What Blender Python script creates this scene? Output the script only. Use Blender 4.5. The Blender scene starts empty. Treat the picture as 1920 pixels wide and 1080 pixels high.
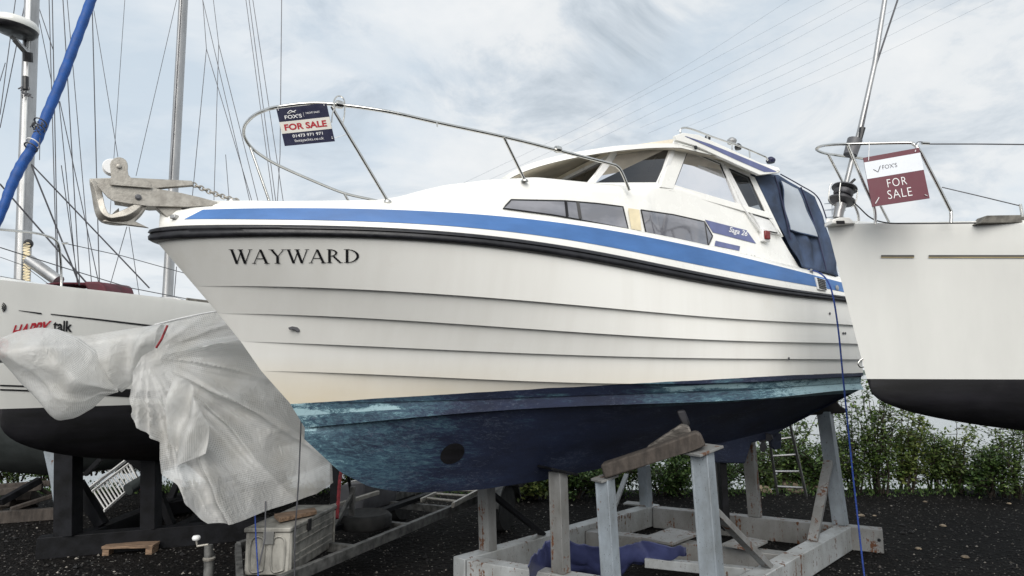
import bpy, bmesh, math, random
import numpy as np
from mathutils import Vector, Matrix, noise
from mathutils.bvhtree import BVHTree
random.seed(7); rng = np.random.default_rng(7)
sc = bpy.context.scene; C = sc.collection; R = math.radians
# ------------------------------------------------------------------ camera, sky, sun
F = 1200.0; PITCH = math.atan(160/F); H = 1.6
cam = bpy.data.objects.new('camera', bpy.data.cameras.new('camera')); C.objects.link(cam)
cam.location = (0, 0, H); cam.rotation_euler = (math.pi/2+PITCH, 0, 0)
cam.data.sensor_width = 36; cam.data.lens = 36*F/1920; cam.data.clip_start = .05; cam.data.clip_end = 6000
sc.camera = cam
sc.view_settings.view_transform = 'Standard'; sc.view_settings.look = 'None'
sc.view_settings.gamma = 1; sc.view_settings.exposure = 0.42
SUN_EL, SUN_AZ = 35, 188      # azimuth clockwise from +Y: behind the camera
world = bpy.data.worlds.new('World'); sc.world = world; world.use_nodes = True
def world_nodes():
    nt = world.node_tree; N = nt.nodes; L = nt.links; N.clear()
    def nd(t, **k):
        n = N.new(t)
        for a, b in k.items(): setattr(n, a, b)
        return n
    out = nd('ShaderNodeOutputWorld'); bg = nd('ShaderNodeBackground'); bg.inputs[1].default_value = .10
    sky = nd('ShaderNodeTexSky', sky_type='NISHITA', sun_disc=False, sun_elevation=R(SUN_EL), sun_rotation=R(SUN_AZ))
    sky.air_density = 1; sky.dust_density = 2
    tc = nd('ShaderNodeTexCoord'); sep = nd('ShaderNodeSeparateXYZ'); L.new(tc.outputs['Generated'], sep.inputs[0])
    mx = nd('ShaderNodeMath', operation='MAXIMUM'); mx.inputs[1].default_value = 0; L.new(sep.outputs[2], mx.inputs[0])
    ad = nd('ShaderNodeMath', operation='ADD'); ad.inputs[1].default_value = .22; L.new(mx.outputs[0], ad.inputs[0])
    dx = nd('ShaderNodeMath', operation='DIVIDE'); L.new(sep.outputs[0], dx.inputs[0]); L.new(ad.outputs[0], dx.inputs[1])
    dy = nd('ShaderNodeMath', operation='DIVIDE'); L.new(sep.outputs[1], dy.inputs[0]); L.new(ad.outputs[0], dy.inputs[1])
    cb = nd('ShaderNodeCombineXYZ'); L.new(dx.outputs[0], cb.inputs[0]); L.new(dy.outputs[0], cb.inputs[1])
    def nz(scale, det, rough, off, dist=0):
        m = nd('ShaderNodeMapping'); m.inputs['Location'].default_value = off; L.new(cb.outputs[0], m.inputs[0])
        n = nd('ShaderNodeTexNoise'); n.inputs['Scale'].default_value = scale; n.inputs['Detail'].default_value = det
        n.inputs['Roughness'].default_value = rough; n.inputs['Distortion'].default_value = dist; L.new(m.outputs[0], n.inputs[0]); return n
    def ramp(src, p):
        r = nd('ShaderNodeValToRGB'); el = r.color_ramp.elements
        while len(el) < len(p): el.new(.5)
        for e, (q, c) in zip(el, p): e.position = q; e.color = (*c, 1)
        L.new(src, r.inputs[0]); return r
    a = nz(1.15, 9, .56, (3.1, 1.7, 0), .4)
    cov = ramp(a.outputs[0], [(.34, (.05,)*3), (.50, (.88,)*3), (.62, (1,)*3)])      # thin gaps of blue
    b = nz(2.3, 10, .62, (8.3, 4.2, 0), .5)
    shade = ramp(b.outputs[0], [(.32, (3.3, 3.8, 4.3)), (.43, (4.9, 5.35, 5.8)), (.51, (6.2, 6.4, 6.55)), (.64, (6.7, 6.8, 6.85))])
    # bluer in the east (left), whiter low down
    bl = ramp(sep.outputs[0], [(0, (0,)*3), (1, (1,)*3)])
    mixl = nd('ShaderNodeMix', data_type='RGBA', blend_type='MULTIPLY'); 
    lr = nd('ShaderNodeMapRange'); lr.inputs[1].default_value = .1; lr.inputs[2].default_value = -.65; L.new(sep.outputs[0], lr.inputs[0])
    L.new(lr.outputs[0], mixl.inputs[0]); L.new(shade.outputs[0], mixl.inputs[6]); mixl.inputs[7].default_value = (.97, 1.0, 1.04, 1)
    lo = nd('ShaderNodeMapRange'); lo.inputs[1].default_value = .42; lo.inputs[2].default_value = .05; L.new(sep.outputs[2], lo.inputs[0])
    lom = nd('ShaderNodeMath', operation='MULTIPLY'); lom.inputs[1].default_value = .62; L.new(lo.outputs[0], lom.inputs[0])
    mlow = nd('ShaderNodeMix', data_type='RGBA'); L.new(lom.outputs[0], mlow.inputs[0]); L.new(mixl.outputs[2], mlow.inputs[6]); mlow.inputs[7].default_value = (6.4, 6.6, 6.7, 1)
    skb = nd('ShaderNodeMix', data_type='RGBA', blend_type='ADD'); skb.inputs[0].default_value = 1; dim = nd('ShaderNodeMix', data_type='RGBA', blend_type='MULTIPLY'); dim.inputs[0].default_value = 1; dim.inputs[7].default_value = (.16, .16, .16, 1); L.new(sky.outputs[0], dim.inputs[6]); L.new(dim.outputs[2], skb.inputs[6]); skb.inputs[7].default_value = (4.3, 4.9, 5.4, 1)
    mm = nd('ShaderNodeMix', data_type='RGBA'); 
    cv = nd('ShaderNodeMath', operation='MAXIMUM'); L.new(cov.outputs[0], cv.inputs[0]); L.new(lom.outputs[0], cv.inputs[1])
    L.new(cv.outputs[0], mm.inputs[0]); L.new(skb.outputs[2], mm.inputs[6]); L.new(mlow.outputs[2], mm.inputs[7])
    L.new(mm.outputs[2], bg.inputs[0]); L.new(bg.outputs[0], out.inputs[0])
world_nodes()
sl = bpy.data.lights.new('sun', 'SUN'); sl.energy = 2.4; sl.angle = R(50); sl.color = (1, .96, .9)
sun = bpy.data.objects.new('sun', sl); C.objects.link(sun)
sd = Vector((math.sin(R(SUN_AZ))*math.cos(R(SUN_EL)), math.cos(R(SUN_AZ))*math.cos(R(SUN_EL)), math.sin(R(SUN_EL))))
sun.rotation_euler = sd.to_track_quat('Z', 'Y').to_euler(); sun.location = (0, -20, 30)

# ------------------------------------------------------------------ geometry helpers
def ray(px, py):
    x = (px-960)/F; u = (540-py)/F
    return Vector((x, math.cos(PITCH)-u*math.sin(PITCH), math.sin(PITCH)+u*math.cos(PITCH)))
EYE = Vector((0, 0, H))
def D(px, py, Y): r = ray(px, py); return EYE + r*(Y/r.y)
GZ = -.70      # ground level; the eye is at z = H
def G(px, py, z=-.70): r = ray(px, py); return EYE + r*((z-H)/r.z)
def proj(P):
    z = P[2]-H; d = P[1]*math.cos(PITCH)+z*math.sin(PITCH); v = -P[1]*math.sin(PITCH)+z*math.cos(PITCH)
    return 960+F*P[0]/d, 540-F*v/d
MT = {}
def link(o, parent):
    C.objects.link(o)
    if parent is not None: o.parent = parent; MT[o.name] = MT[parent.name]
    else: MT[o.name] = Matrix.Identity(4)
def thing(name, label, cat, loc=(0, 0, 0), rz=0, group=None):
    o = bpy.data.objects.new(name, None); C.objects.link(o); o.empty_display_size = .2
    o.location = loc; o.rotation_euler = (0, 0, rz); o['label'] = label; o['category'] = cat
    if group: o['group'] = group
    MT[o.name] = Matrix.Translation(Vector(loc)) @ Matrix.Rotation(rz, 4, 'Z'); return o
def tag(o, label=None, cat=None, group=None, kind=None):
    for k, v in (('label', label), ('category', cat), ('group', group), ('kind', kind)):
        if v: o[k] = v
    return o
class MB:
    def __init__(s): s.v = []; s.f = []
    def add(s, vs, fs):
        n = len(s.v); s.v += [Vector(v) for v in vs]; s.f += [tuple(i+n for i in f) for f in fs]; return s
    def grid(s, rows, closed=False):
        m = len(rows[0]); n = len(s.v)
        for r in rows: s.v += [Vector(p) for p in r]
        for i in range(len(rows)-1):
            for j in range(m if closed else m-1):
                k = (j+1) % m
                s.f.append((n+i*m+j, n+i*m+k, n+(i+1)*m+k, n+(i+1)*m+j))
        return s
    def box(s, c, size, rz=0, rx=0, ry=0):
        M = Matrix.Translation(Vector(c)) @ Matrix.Rotation(rz, 4, 'Z') @ Matrix.Rotation(rx, 4, 'X') @ Matrix.Rotation(ry, 4, 'Y')
        h = [q/2 for q in size]
        vs = [M @ Vector((x*h[0], y*h[1], z*h[2])) for x in (-1, 1) for y in (-1, 1) for z in (-1, 1)]
        return s.add(vs, [(0, 1, 3, 2), (4, 6, 7, 5), (0, 4, 5, 1), (2, 3, 7, 6), (0, 2, 6, 4), (1, 5, 7, 3)])
    def beam(s, a, b, w, h, up=(0, 0, 1)):
        a = Vector(a); b = Vector(b); d = (b-a).normalized(); u = Vector(up); u = (u-d*u.dot(d))
        if u.length < 1e-3: u = Vector((0, 1, 0)); u = u-d*u.dot(d)
        u.normalize(); r = d.cross(u); vs = []
        for p in (a, b):
            for x, y in ((-1, -1), (1, -1), (1, 1), (-1, 1)): vs.append(p+r*(x*w/2)+u*(y*h/2))
        return s.add(vs, [(3, 2, 1, 0), (4, 5, 6, 7), (0, 1, 5, 4), (1, 2, 6, 5), (2, 3, 7, 6), (3, 0, 4, 7)])
    def tube(s, pts, r, n=8, cap=True, ry=None):
        pts = [Vector(p) for p in pts]; k = len(pts); rr = r if isinstance(r, (list, tuple)) else [r]*k
        rows = []; t0 = None; N = None
        for i in range(k):
            t = (pts[min(i+1, k-1)]-pts[max(i-1, 0)]).normalized()
            if N is None:
                a = Vector((0, 0, 1)) if abs(t.z) < .9 else Vector((0, 1, 0)); N = (a-t*a.dot(t)).normalized()
            else:
                N = (N-t*N.dot(t)).normalized()
            Bn = t.cross(N)
            rows.append([pts[i]+N*(math.cos(q)*rr[i])+Bn*(math.sin(q)*rr[i]*(ry or 1)) for q in [2*math.pi*j/n for j in range(n)]])
        b = len(s.v); s.grid(rows, True)
        if cap: s.f.append(tuple(b+j for j in range(n))[::-1]); s.f.append(tuple(b+(k-1)*n+j for j in range(n)))
        return s
    def lathe(s, c, prof, n=20, axis=(0, 0, 1)):
        q = Vector((0, 0, 1)).rotation_difference(Vector(axis)); rows = []
        for r, z in prof: rows.append([Vector(c)+q @ Vector((r*math.cos(a), r*math.sin(a), z)) for a in [2*math.pi*j/n for j in range(n)]])
        b = len(s.v); s.grid(rows, True); s.f.append(tuple(b+j for j in range(n))[::-1]); s.f.append(tuple(b+(len(prof)-1)*n+j for j in range(n))); return s
    def plate(s, poly, off):      # closed prism: polygon (3D points) swept by vector off, centred
        off = Vector(off); n = len(poly); a = [Vector(p)-off*.5 for p in poly]; b = [Vector(p)+off*.5 for p in poly]
        fs = [tuple(range(n))[::-1], tuple(range(n, 2*n))]+[(i, (i+1) % n, n+(i+1) % n, n+i) for i in range(n)]
        return s.add(a+b, fs)
    def build(s, name, mat, parent=None, smooth=35, bevel=0, solid=0, fix=True, subd=0):
        me = bpy.data.meshes.new(name); o = bpy.data.objects.new(name, me); link(o, parent)
        Mi = MT[o.name].inverted()
        me.from_pydata([Mi @ v for v in s.v], [], s.f); me.validate(clean_customdata=False)
        if fix:
            bm = bmesh.new(); bm.from_mesh(me); bmesh.ops.remove_doubles(bm, verts=bm.verts, dist=1e-5)
            bmesh.ops.recalc_face_normals(bm, faces=bm.faces); bm.to_mesh(me); bm.free()
        for m in (mat if isinstance(mat, (list, tuple)) else [mat]): me.materials.append(m)
        if smooth:
            me.polygons.foreach_set('use_smooth', [True]*len(me.polygons)); me.set_sharp_from_angle(angle=R(smooth))
        if solid: m = o.modifiers.new('s', 'SOLIDIFY'); m.thickness = solid; m.offset = 0
        if bevel: m = o.modifiers.new('b', 'BEVEL'); m.width = bevel; m.segments = 2; m.limit_method = 'ANGLE'
        if subd: m = o.modifiers.new('d', 'SUBSURF'); m.levels = m.render_levels = subd
        return o
def lerp(a, b, t): return a+(b-a)*t
def resample(P, n):
    P = [Vector(p) for p in P]; L = [0]
    for a, b in zip(P, P[1:]): L.append(L[-1]+(b-a).length)
    out = []
    for i in range(n):
        q = L[-1]*i/(n-1); k = 0
        while k < len(P)-2 and L[k+1] < q: k += 1
        t = 0 if L[k+1] == L[k] else (q-L[k])/(L[k+1]-L[k]); out.append(P[k].lerp(P[k+1], t))
    return out
def smoothpath(P, n):
    P = [Vector(p) for p in P]; out = []; k = len(P)
    for i in range(k-1):
        p0, p1, p2, p3 = P[max(i-1, 0)], P[i], P[i+1], P[min(i+2, k-1)]
        for j in range(n):
            t = j/n; out.append(.5*((2*p1)+(p2-p0)*t+(2*p0-5*p1+4*p2-p3)*t*t+(3*p1-3*p2+p0-p3+0*p0)*t**3 if False else (2*p1)+(p2-p0)*t+(2*p0-5*p1+4*p2-p3)*t*t+(3*p1-p0-3*p2+p3)*t**3))
    out.append(P[-1]); return out
def coons(T, Bt, Lf, Rt, n, m, fn=None):      # T,Bt left->right ; Lf,Rt top->bottom
    T = resample(T, n); Bt = resample(Bt, n); Lf = resample(Lf, m); Rt = resample(Rt, m); rows = []
    for j in range(m):
        v = j/(m-1); row = []
        for i in range(n):
            u = i/(n-1)
            p = T[i]*(1-v)+Bt[i]*v+Lf[j]*(1-u)+Rt[j]*u-(T[0]*(1-u)*(1-v)+T[-1]*u*(1-v)+Bt[0]*(1-u)*v+Bt[-1]*u*v)
            row.append(fn(p, u, v) if fn else p)
        rows.append(row)
    return rows
# ------------------------------------------------------------------ materials
class NT:
    def __init__(s, name):
        s.m = bpy.data.materials.new(name); s.m.use_nodes = True; s.t = s.m.node_tree; s.N = s.t.nodes; s.L = s.t.links
        s.b = s.N['Principled BSDF']; s.tc = s.n('ShaderNodeTexCoord')
    def n(s, t, **k):
        x = s.N.new(t)
        for a, b in k.items(): setattr(x, a, b)
        return x
    def noise(s, scale, det=5, rough=.55, st=(1, 1, 1), src='Object', dist=0, off=(0, 0, 0)):
        m = s.n('ShaderNodeMapping'); m.inputs['Scale'].default_value = st; m.inputs['Location'].default_value = off
        s.L.new(s.tc.outputs[src], m.inputs[0]); x = s.n('ShaderNodeTexNoise')
        x.inputs['Scale'].default_value = scale; x.inputs['Detail'].default_value = det; x.inputs['Roughness'].default_value = rough; x.inputs['Distortion'].default_value = dist
        s.L.new(m.outputs[0], x.inputs[0]); return x.outputs[0]
    def ramp(s, src, p, interp='LINEAR'):
        r = s.n('ShaderNodeValToRGB'); el = r.color_ramp.elements; r.color_ramp.interpolation = interp
        while len(el) < len(p): el.new(.5)
        for e, (q, c) in zip(el, p): e.position = q; e.color = (c, c, c, 1) if isinstance(c, (int, float)) else (*c, 1)
        s.L.new(src, r.inputs[0]); return r.outputs[0]
    def mix(s, f, a, b, bt='MIX'):
        x = s.n('ShaderNodeMix', data_type='RGBA', blend_type=bt)
        for i, v in ((0, f), (6, a), (7, b)):
            if hasattr(v, 'is_output'): s.L.new(v, x.inputs[i])
            else: x.inputs[i].default_value = v if i == 0 else (*v, 1)
        return x.outputs[2]
    def math(s, op, a, b=0, c=None, clamp=False):
        x = s.n('ShaderNodeMath', operation=op, use_clamp=clamp)
        for i, v in enumerate((a, b, c)):
            if v is None: continue
            if hasattr(v, 'is_output'): s.L.new(v, x.inputs[i])
            else: x.inputs[i].default_value = v
        return x.outputs[0]
    def set(s, **k):
        for a, v in k.items():
            i = s.b.inputs[a.replace('_', ' ')]
            if hasattr(v, 'is_output'): s.L.new(v, i)
            else: i.default_value = (*v, 1) if isinstance(v, tuple) and len(v) == 3 else v
        return s
    def bump(s, h, st=.3, d=.01):
        x = s.n('ShaderNodeBump'); x.inputs['Strength'].default_value = st; x.inputs['Distance'].default_value = d
        s.L.new(h, x.inputs['Height']); s.L.new(x.outputs[0], s.b.inputs['Normal']); return s
def simple(name, col, rough=.5, metal=0, var=.15, scale=6, st=(1, 1, 1), bump=0, bs=40, spec=.5, col2=None):
    t = NT(name); n = t.noise(scale, 6, .6, st)
    c2 = col2 or tuple(c*(1-var*2) for c in col); c1 = col if col2 else tuple(min(1, c*(1+var*.5)) for c in col)
    t.set(Base_Color=t.mix(t.ramp(n, [(.35, 0), (.65, 1)]), c2, c1), Roughness=t.ramp(t.noise(scale*2, 4), [(.3, max(.02, rough-.08)), (.7, min(1, rough+.1))]), Metallic=metal)
    t.b.inputs['Specular IOR Level'].default_value = spec
    if bump: t.bump(t.noise(bs, 5, .6), bump, .01)
    return t.m
def sepz(t):
    x = t.n('ShaderNodeSeparateXYZ'); t.L.new(t.tc.outputs['Object'], x.inputs[0]); return x.outputs
M = {}
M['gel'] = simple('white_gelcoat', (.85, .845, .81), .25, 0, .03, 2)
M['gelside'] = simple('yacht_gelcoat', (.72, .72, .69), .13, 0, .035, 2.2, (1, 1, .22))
M['beige'] = simple('roof_lining', (.66, .60, .49), .5, 0, .1, 4)
M['rubber'] = simple('black_rubber', (.014, .014, .018), .42, 0, .3, 9, (1, 1, 1), .15, 30)
M['bluestripe'] = simple('blue_stripe_paint', (.060, .165, .41), .42, 0, .10, 3, (.6, 1, 2))
M['purple'] = simple('faded_blue_decal', (.13, .15, .30), .5, 0, .12, 5)
M['navy'] = simple('navy_vinyl', (.018, .02, .06), .35, 0, .1)
M['steel'] = simple('stainless_steel', (.62, .61, .58), .16, 1, .06, 8)
M['alu'] = simple('anodised_aluminium', (.42, .42, .42), .38, .75, .12, 5, (1, 1, .3))
M['frame'] = simple('white_window_frame', (.78, .78, .77), .3, 0, .05)
M['seal'] = simple('black_window_seal', (.012, .012, .014), .4, 0, .1)
M['galv'] = simple('galvanised_metal', (.42, .40, .36), .42, .45, .22, 17, bump=.2, bs=70, col2=(.29, .27, .24))
M['dgalv'] = simple('galvanised_trailer', (.15, .15, .145), .55, .35, .35, 9, bump=.2, bs=40)
M['canvas'] = simple('blue_canvas', (.055, .085, .155), .75, 0, .3, 3, bump=.6, bs=9)
M['sailblue'] = simple('blue_sail_cover', (.006, .075, .31), .62, 0, .15, 7, bump=.3, bs=22)
M['vinyl'] = simple('clear_vinyl', (.40, .44, .49), .12, 0, .05, 3, bump=.2, bs=5)
M['cream'] = simple('cream_pad', (.80, .70, .48), .6, 0, .07)
M['maroon'] = simple('maroon_canvas', (.10, .018, .028), .7, 0, .2, 5, bump=.2, bs=12)
M['signred'] = simple('maroon_sign_plastic', (.115, .017, .032), .4, 0, .05)
M['signwhite'] = simple('white_sign_plastic', (.72, .75, .80), .35, 0, .02)
M['signnavy'] = simple('navy_sign_plastic', (.016, .018, .05), .35, 0, .05)
M['offwhite'] = simple('off_white_print', (.74, .72, .66), .4, 0, .03)
M['white'] = simple('white_print', (.82, .82, .82), .4, 0, .02)
M['redprint'] = simple('red_print', (.42, .02, .035), .4, 0, .05)
M['grey'] = simple('grey_plastic', (.11, .11, .12), .45, 0, .15)
M['black'] = simple('black_plastic', (.012, .012, .014), .4, 0, .2)
M['blackaf'] = simple('black_antifoul', (.010, .0095, .013), .6, 0, .4, 3, (.4, .4, 3), .1, 20)
M['blacksteel'] = simple('black_painted_steel', (.009, .0095, .012), .6, 0, .35, 7, bump=.2, bs=35, spec=.22)
M['redlamp'] = simple('red_lamp_lens', (.16, .012, .012), .15, 0, .1)
M['bluerope'] = simple('blue_rope', (.02, .06, .30), .7, 0, .3, 90, bump=.5, bs=150)
M['wire'] = simple('rigging_wire', (.10, .10, .11), .45, .5, .2)
M['powerwire'] = simple('power_cable', (.42, .45, .49), .6, 0, .05)
M['gold'] = simple('gold_cove_line', (.32, .25, .12), .5, 0, .15)
M['wood'] = simple('weathered_timber', (.075, .062, .053), .85, 0, .5, 5, (4, 4, 1), .6, 22, col2=(.035, .029, .025))
M['darkwood'] = simple('dark_timber', (.03, .026, .026), .8, 0, .4, 6, bump=.4, bs=20)  # timber in a near-black brown tone
M['greywood'] = simple('grey_timber', (.17, .155, .14), .85, 0, .4, 7, (1, 1, 5), .4, 25)
M['brown'] = simple('brown_board', (.26, .17, .11), .8, 0, .3, 8, (1, 6, 6), .3, 30)
M['teak'] = simple('weathered_teak', (.17, .16, .14), .8, 0, .3, 9, (1, 8, 1), .3, 30)
M['tyre'] = simple('tyre_rubber', (.018, .018, .018), .85, 0, .4, 12, bump=.3, bs=40)
M['redstrap'] = simple('red_strap', (.34, .03, .04), .7, 0, .3, 20)
M['rock'] = simple('pale_rock', (.34, .27, .19), .9, 0, .5, 6, bump=.6, bs=20)
M['dirtyalu'] = simple('dull_aluminium_box', (.33, .32, .29), .6, .25, .3, 7, (1, 1, .4), .3, 30)
M['bark'] = simple('bark', (.05, .038, .028), .9, 0, .4, 20, bump=.4, bs=50)
M['greyhull'] = simple('grey_green_hull', (.055, .064, .064), .5, 0, .2, 2)
def rust_paint(name, col, amt=.5, metal=0):
    t = NT(name); a = t.noise(5, 9, .68, (1, 1, .45)); b = t.noise(23, 6, .6); s = t.noise(1.8, 5, .65, (9, 9, .3))
    m = t.math('ADD', t.math('MULTIPLY', a, .4), t.math('ADD', t.math('MULTIPLY', b, .25), t.math('MULTIPLY', s, .35)))
    mask = t.ramp(m, [(.605-.07*amt, 0), (.635-.07*amt, 1)]); grime = t.ramp(t.noise(3.2, 7, .65, (1, 1, .6), off=(4, 2, 1)), [(.36, 0), (.7, 1)])
    c = t.mix(grime, col, tuple(x*.58 for x in (col[0], col[1]*.96, col[2]*.90)))
    chips = t.math('MULTIPLY', t.math('GREATER_THAN', t.noise(55, 5, .7, (1.6, 1.6, .6)), .635), t.math('GREATER_THAN', t.noise(4, 3), .47)); c = t.mix(chips, c, (.03, .022, .018))
    rust = t.mix(t.noise(40, 4), (.035, .014, .008), (.17, .07, .03))
    t.set(Base_Color=t.mix(mask, c, rust), Roughness=t.mix(mask, (.5,)*3, (.9,)*3)); t.bump(m, .35, .02); return t.m
M['whitesteel'] = rust_paint('chipped_white_steel', (.36, .38, .39), .75)
M['bluegrey'] = rust_paint('chipped_blue_grey_steel', (.27, .31, .35), .40)
M['rusty'] = rust_paint('rusty_pale_steel', (.22, .225, .225), .95)
def hullmat():
    t = NT('planked_hull_and_antifoul'); o = sepz(t); s, w, z = o[0], o[1], o[2]
    # paint line height as function of s: quadratic through traced points
    line = t.math('ADD', t.math('MULTIPLY', t.math('MULTIPLY', s, s), PA[0]), t.math('ADD', t.math('MULTIPLY', s, PA[1]), PA[2]))
    wob = t.math('MULTIPLY', t.math('SUBTRACT', t.noise(3.5, 3), .5), .012)
    below = t.math('GREATER_THAN', t.math('SUBTRACT', line, t.math('ADD', z, wob)), 0)
    streak = t.ramp(t.noise(2.6, 7, .6, (2.2, 1, .18)), [(.42, 0), (.78, 1)])
    yel = t.n('ShaderNodeMapRange'); t.L.new(z, yel.inputs[0]); yel.inputs[1].default_value = 1.75; yel.inputs[2].default_value = 1.25
    yn = t.math('MULTIPLY', t.math('MULTIPLY', yel.outputs[0], .95), t.ramp(t.noise(1.1, 6, .6, (.7, 1, 1.4)), [(.25, .45), (.65, 1)]))
    fwd = t.n('ShaderNodeMapRange'); t.L.new(s, fwd.inputs[0]); fwd.inputs[1].default_value = 6.5; fwd.inputs[2].default_value = 1.5; fwd.inputs[3].default_value = .25
    yn = t.math('MULTIPLY', yn, fwd.outputs[0])
    white = t.mix(t.math('MULTIPLY', streak, .17), (.86, .855, .82), (.56, .53, .47))
    white = t.mix(yn, white, (.76, .64, .43)); white = t.mix(t.math('MULTIPLY', t.ramp(t.noise(.9, 8, .7, off=(2, 5, 1)), [(.55, 0), (.7, 1)]), .18), white, (.55, .49, .36))
    # antifouling: worn navy over teal
    n1 = t.noise(1.5, 9, .72, (.7, 1, 2.2)); n2 = t.noise(30, 9, .85, (.22, 1, 1.1), dist=.9); n3 = t.noise(95, 5, .8, (.5, 1, 1))
    fb = t.n('ShaderNodeMapRange'); t.L.new(s, fb.inputs[0]); fb.inputs[1].default_value = 3.3; fb.inputs[2].default_value = 1.2; fb.inputs[3].default_value = 0; fb.inputs[4].default_value = .185
    # boot-top strip of pale teal along the chine, stronger aft
    rel = t.math('SUBTRACT', line, z)
    ab = t.n('ShaderNodeMapRange'); t.L.new(s, ab.inputs[0]); ab.inputs[1].default_value = 3.2; ab.inputs[2].default_value = 6.4; ab.inputs[3].default_value = 0; ab.inputs[4].default_value = .26
    inband = t.math('MULTIPLY', t.math('GREATER_THAN', rel, .055), t.math('LESS_THAN', rel, .26))
    upb = t.math('MULTIPLY', inband, ab.outputs[0])
    top = t.math('MULTIPLY', t.math('LESS_THAN', rel, .11), t.ramp(t.noise(1.3, 3, .5, (.6, 1, 4), off=(1, 0, 3)), [(.52, 0), (.6, .16)]))
    wear = t.math('ADD', t.math('ADD', t.math('MULTIPLY', n1, .42), t.math('MULTIPLY', n2, .45)), t.math('ADD', t.math('ADD', fb.outputs[0], upb), t.math('ADD', top, t.math('MULTIPLY', n3, .12))))
    navy = t.mix(t.ramp(n1, [(.35, 0), (.65, 1)]), (.011, .015, .034), (.022, .033, .080))
    teal = t.mix(t.ramp(n2, [(.4, 0), (.62, 1)]), (.028, .085, .12), (.13, .26, .31))
    af = t.mix(t.ramp(wear, [(.56, 0), (.74, 1)]), navy, teal)
    af = t.mix(t.ramp(t.math('ADD', wear, t.math('MULTIPLY', n3, .1)), [(.75, 0), (.80, 1)]), af, (.33, .49, .54))
    sp = t.ramp(t.math('ADD', t.math('MULTIPLY', t.noise(38, 8, .85, (.35, 1, 1), off=(3, 3, 3), dist=1.2), .75), t.math('MULTIPLY', t.noise(1.6, 3), .25)), [(.53, 0), (.60, 1)])
    af = t.mix(t.math('MULTIPLY', sp, .5), af, (.15, .18, .24))
    t.set(Base_Color=t.mix(below, white, af), Roughness=t.mix(below, (.26,)*3, (.6,)*3))
    t.bump(t.math('ADD', t.math('MULTIPLY', below, t.math('ADD', n2, n3)), t.math('MULTIPLY', t.noise(1.5, 3), .4)), .22, .012); return t.m
def glassmat(name, tint, tr, refl=.9):
    t = NT(name); t.N.remove(t.b); out = [n for n in t.N if n.type == 'OUTPUT_MATERIAL'][0]
    g = t.n('ShaderNodeBsdfGlossy'); g.inputs[0].default_value = (refl, refl, refl*1.03, 1); g.inputs[1].default_value = .03
    tp = t.n('ShaderNodeBsdfTransparent'); tp.inputs[0].default_value = (*tint, 1)
    fr = t.n('ShaderNodeFresnel'); fr.inputs[0].default_value = 1.5
    fac = t.math('ADD', t.math('MULTIPLY', fr.outputs[0], .9), tr, clamp=True)
    mx = t.n('ShaderNodeMixShader'); t.L.new(fac, mx.inputs[0]); t.L.new(tp.outputs[0], mx.inputs[1]); t.L.new(g.outputs[0], mx.inputs[2]); t.L.new(mx.outputs[0], out.inputs[0])
    bp = t.n('ShaderNodeBump'); bp.inputs[0].default_value = .06; bp.inputs[1].default_value = .02; t.L.new(t.noise(2.2, 2), bp.inputs['Height']); t.L.new(bp.outputs[0], g.inputs['Normal'])
    return t.m
M['glass'] = glassmat('wheelhouse_glass', (.34, .355, .37), .07)
M['wglass'] = glassmat('windscreen_glass', (.11, .115, .12), .05)
def tintglass():
    t = NT('tinted_cabin_glass'); t.set(Base_Color=(.10, .10, .12), Roughness=.06, Metallic=0)
    t.b.inputs['Coat Weight'].default_value = 1; t.b.inputs['Coat Roughness'].default_value = .03; t.b.inputs['IOR'].default_value = 2.2
    t.set(Base_Color=t.mix(t.ramp(t.noise(1.3, 4, .6, (1, 1, 2.5)), [(.4, 0), (.6, 1)]), (.11, .11, .13), (.23, .23, .26))); t.bump(t.noise(1.4, 2), .06, .02); return t.m
M['tint'] = tintglass()
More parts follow.
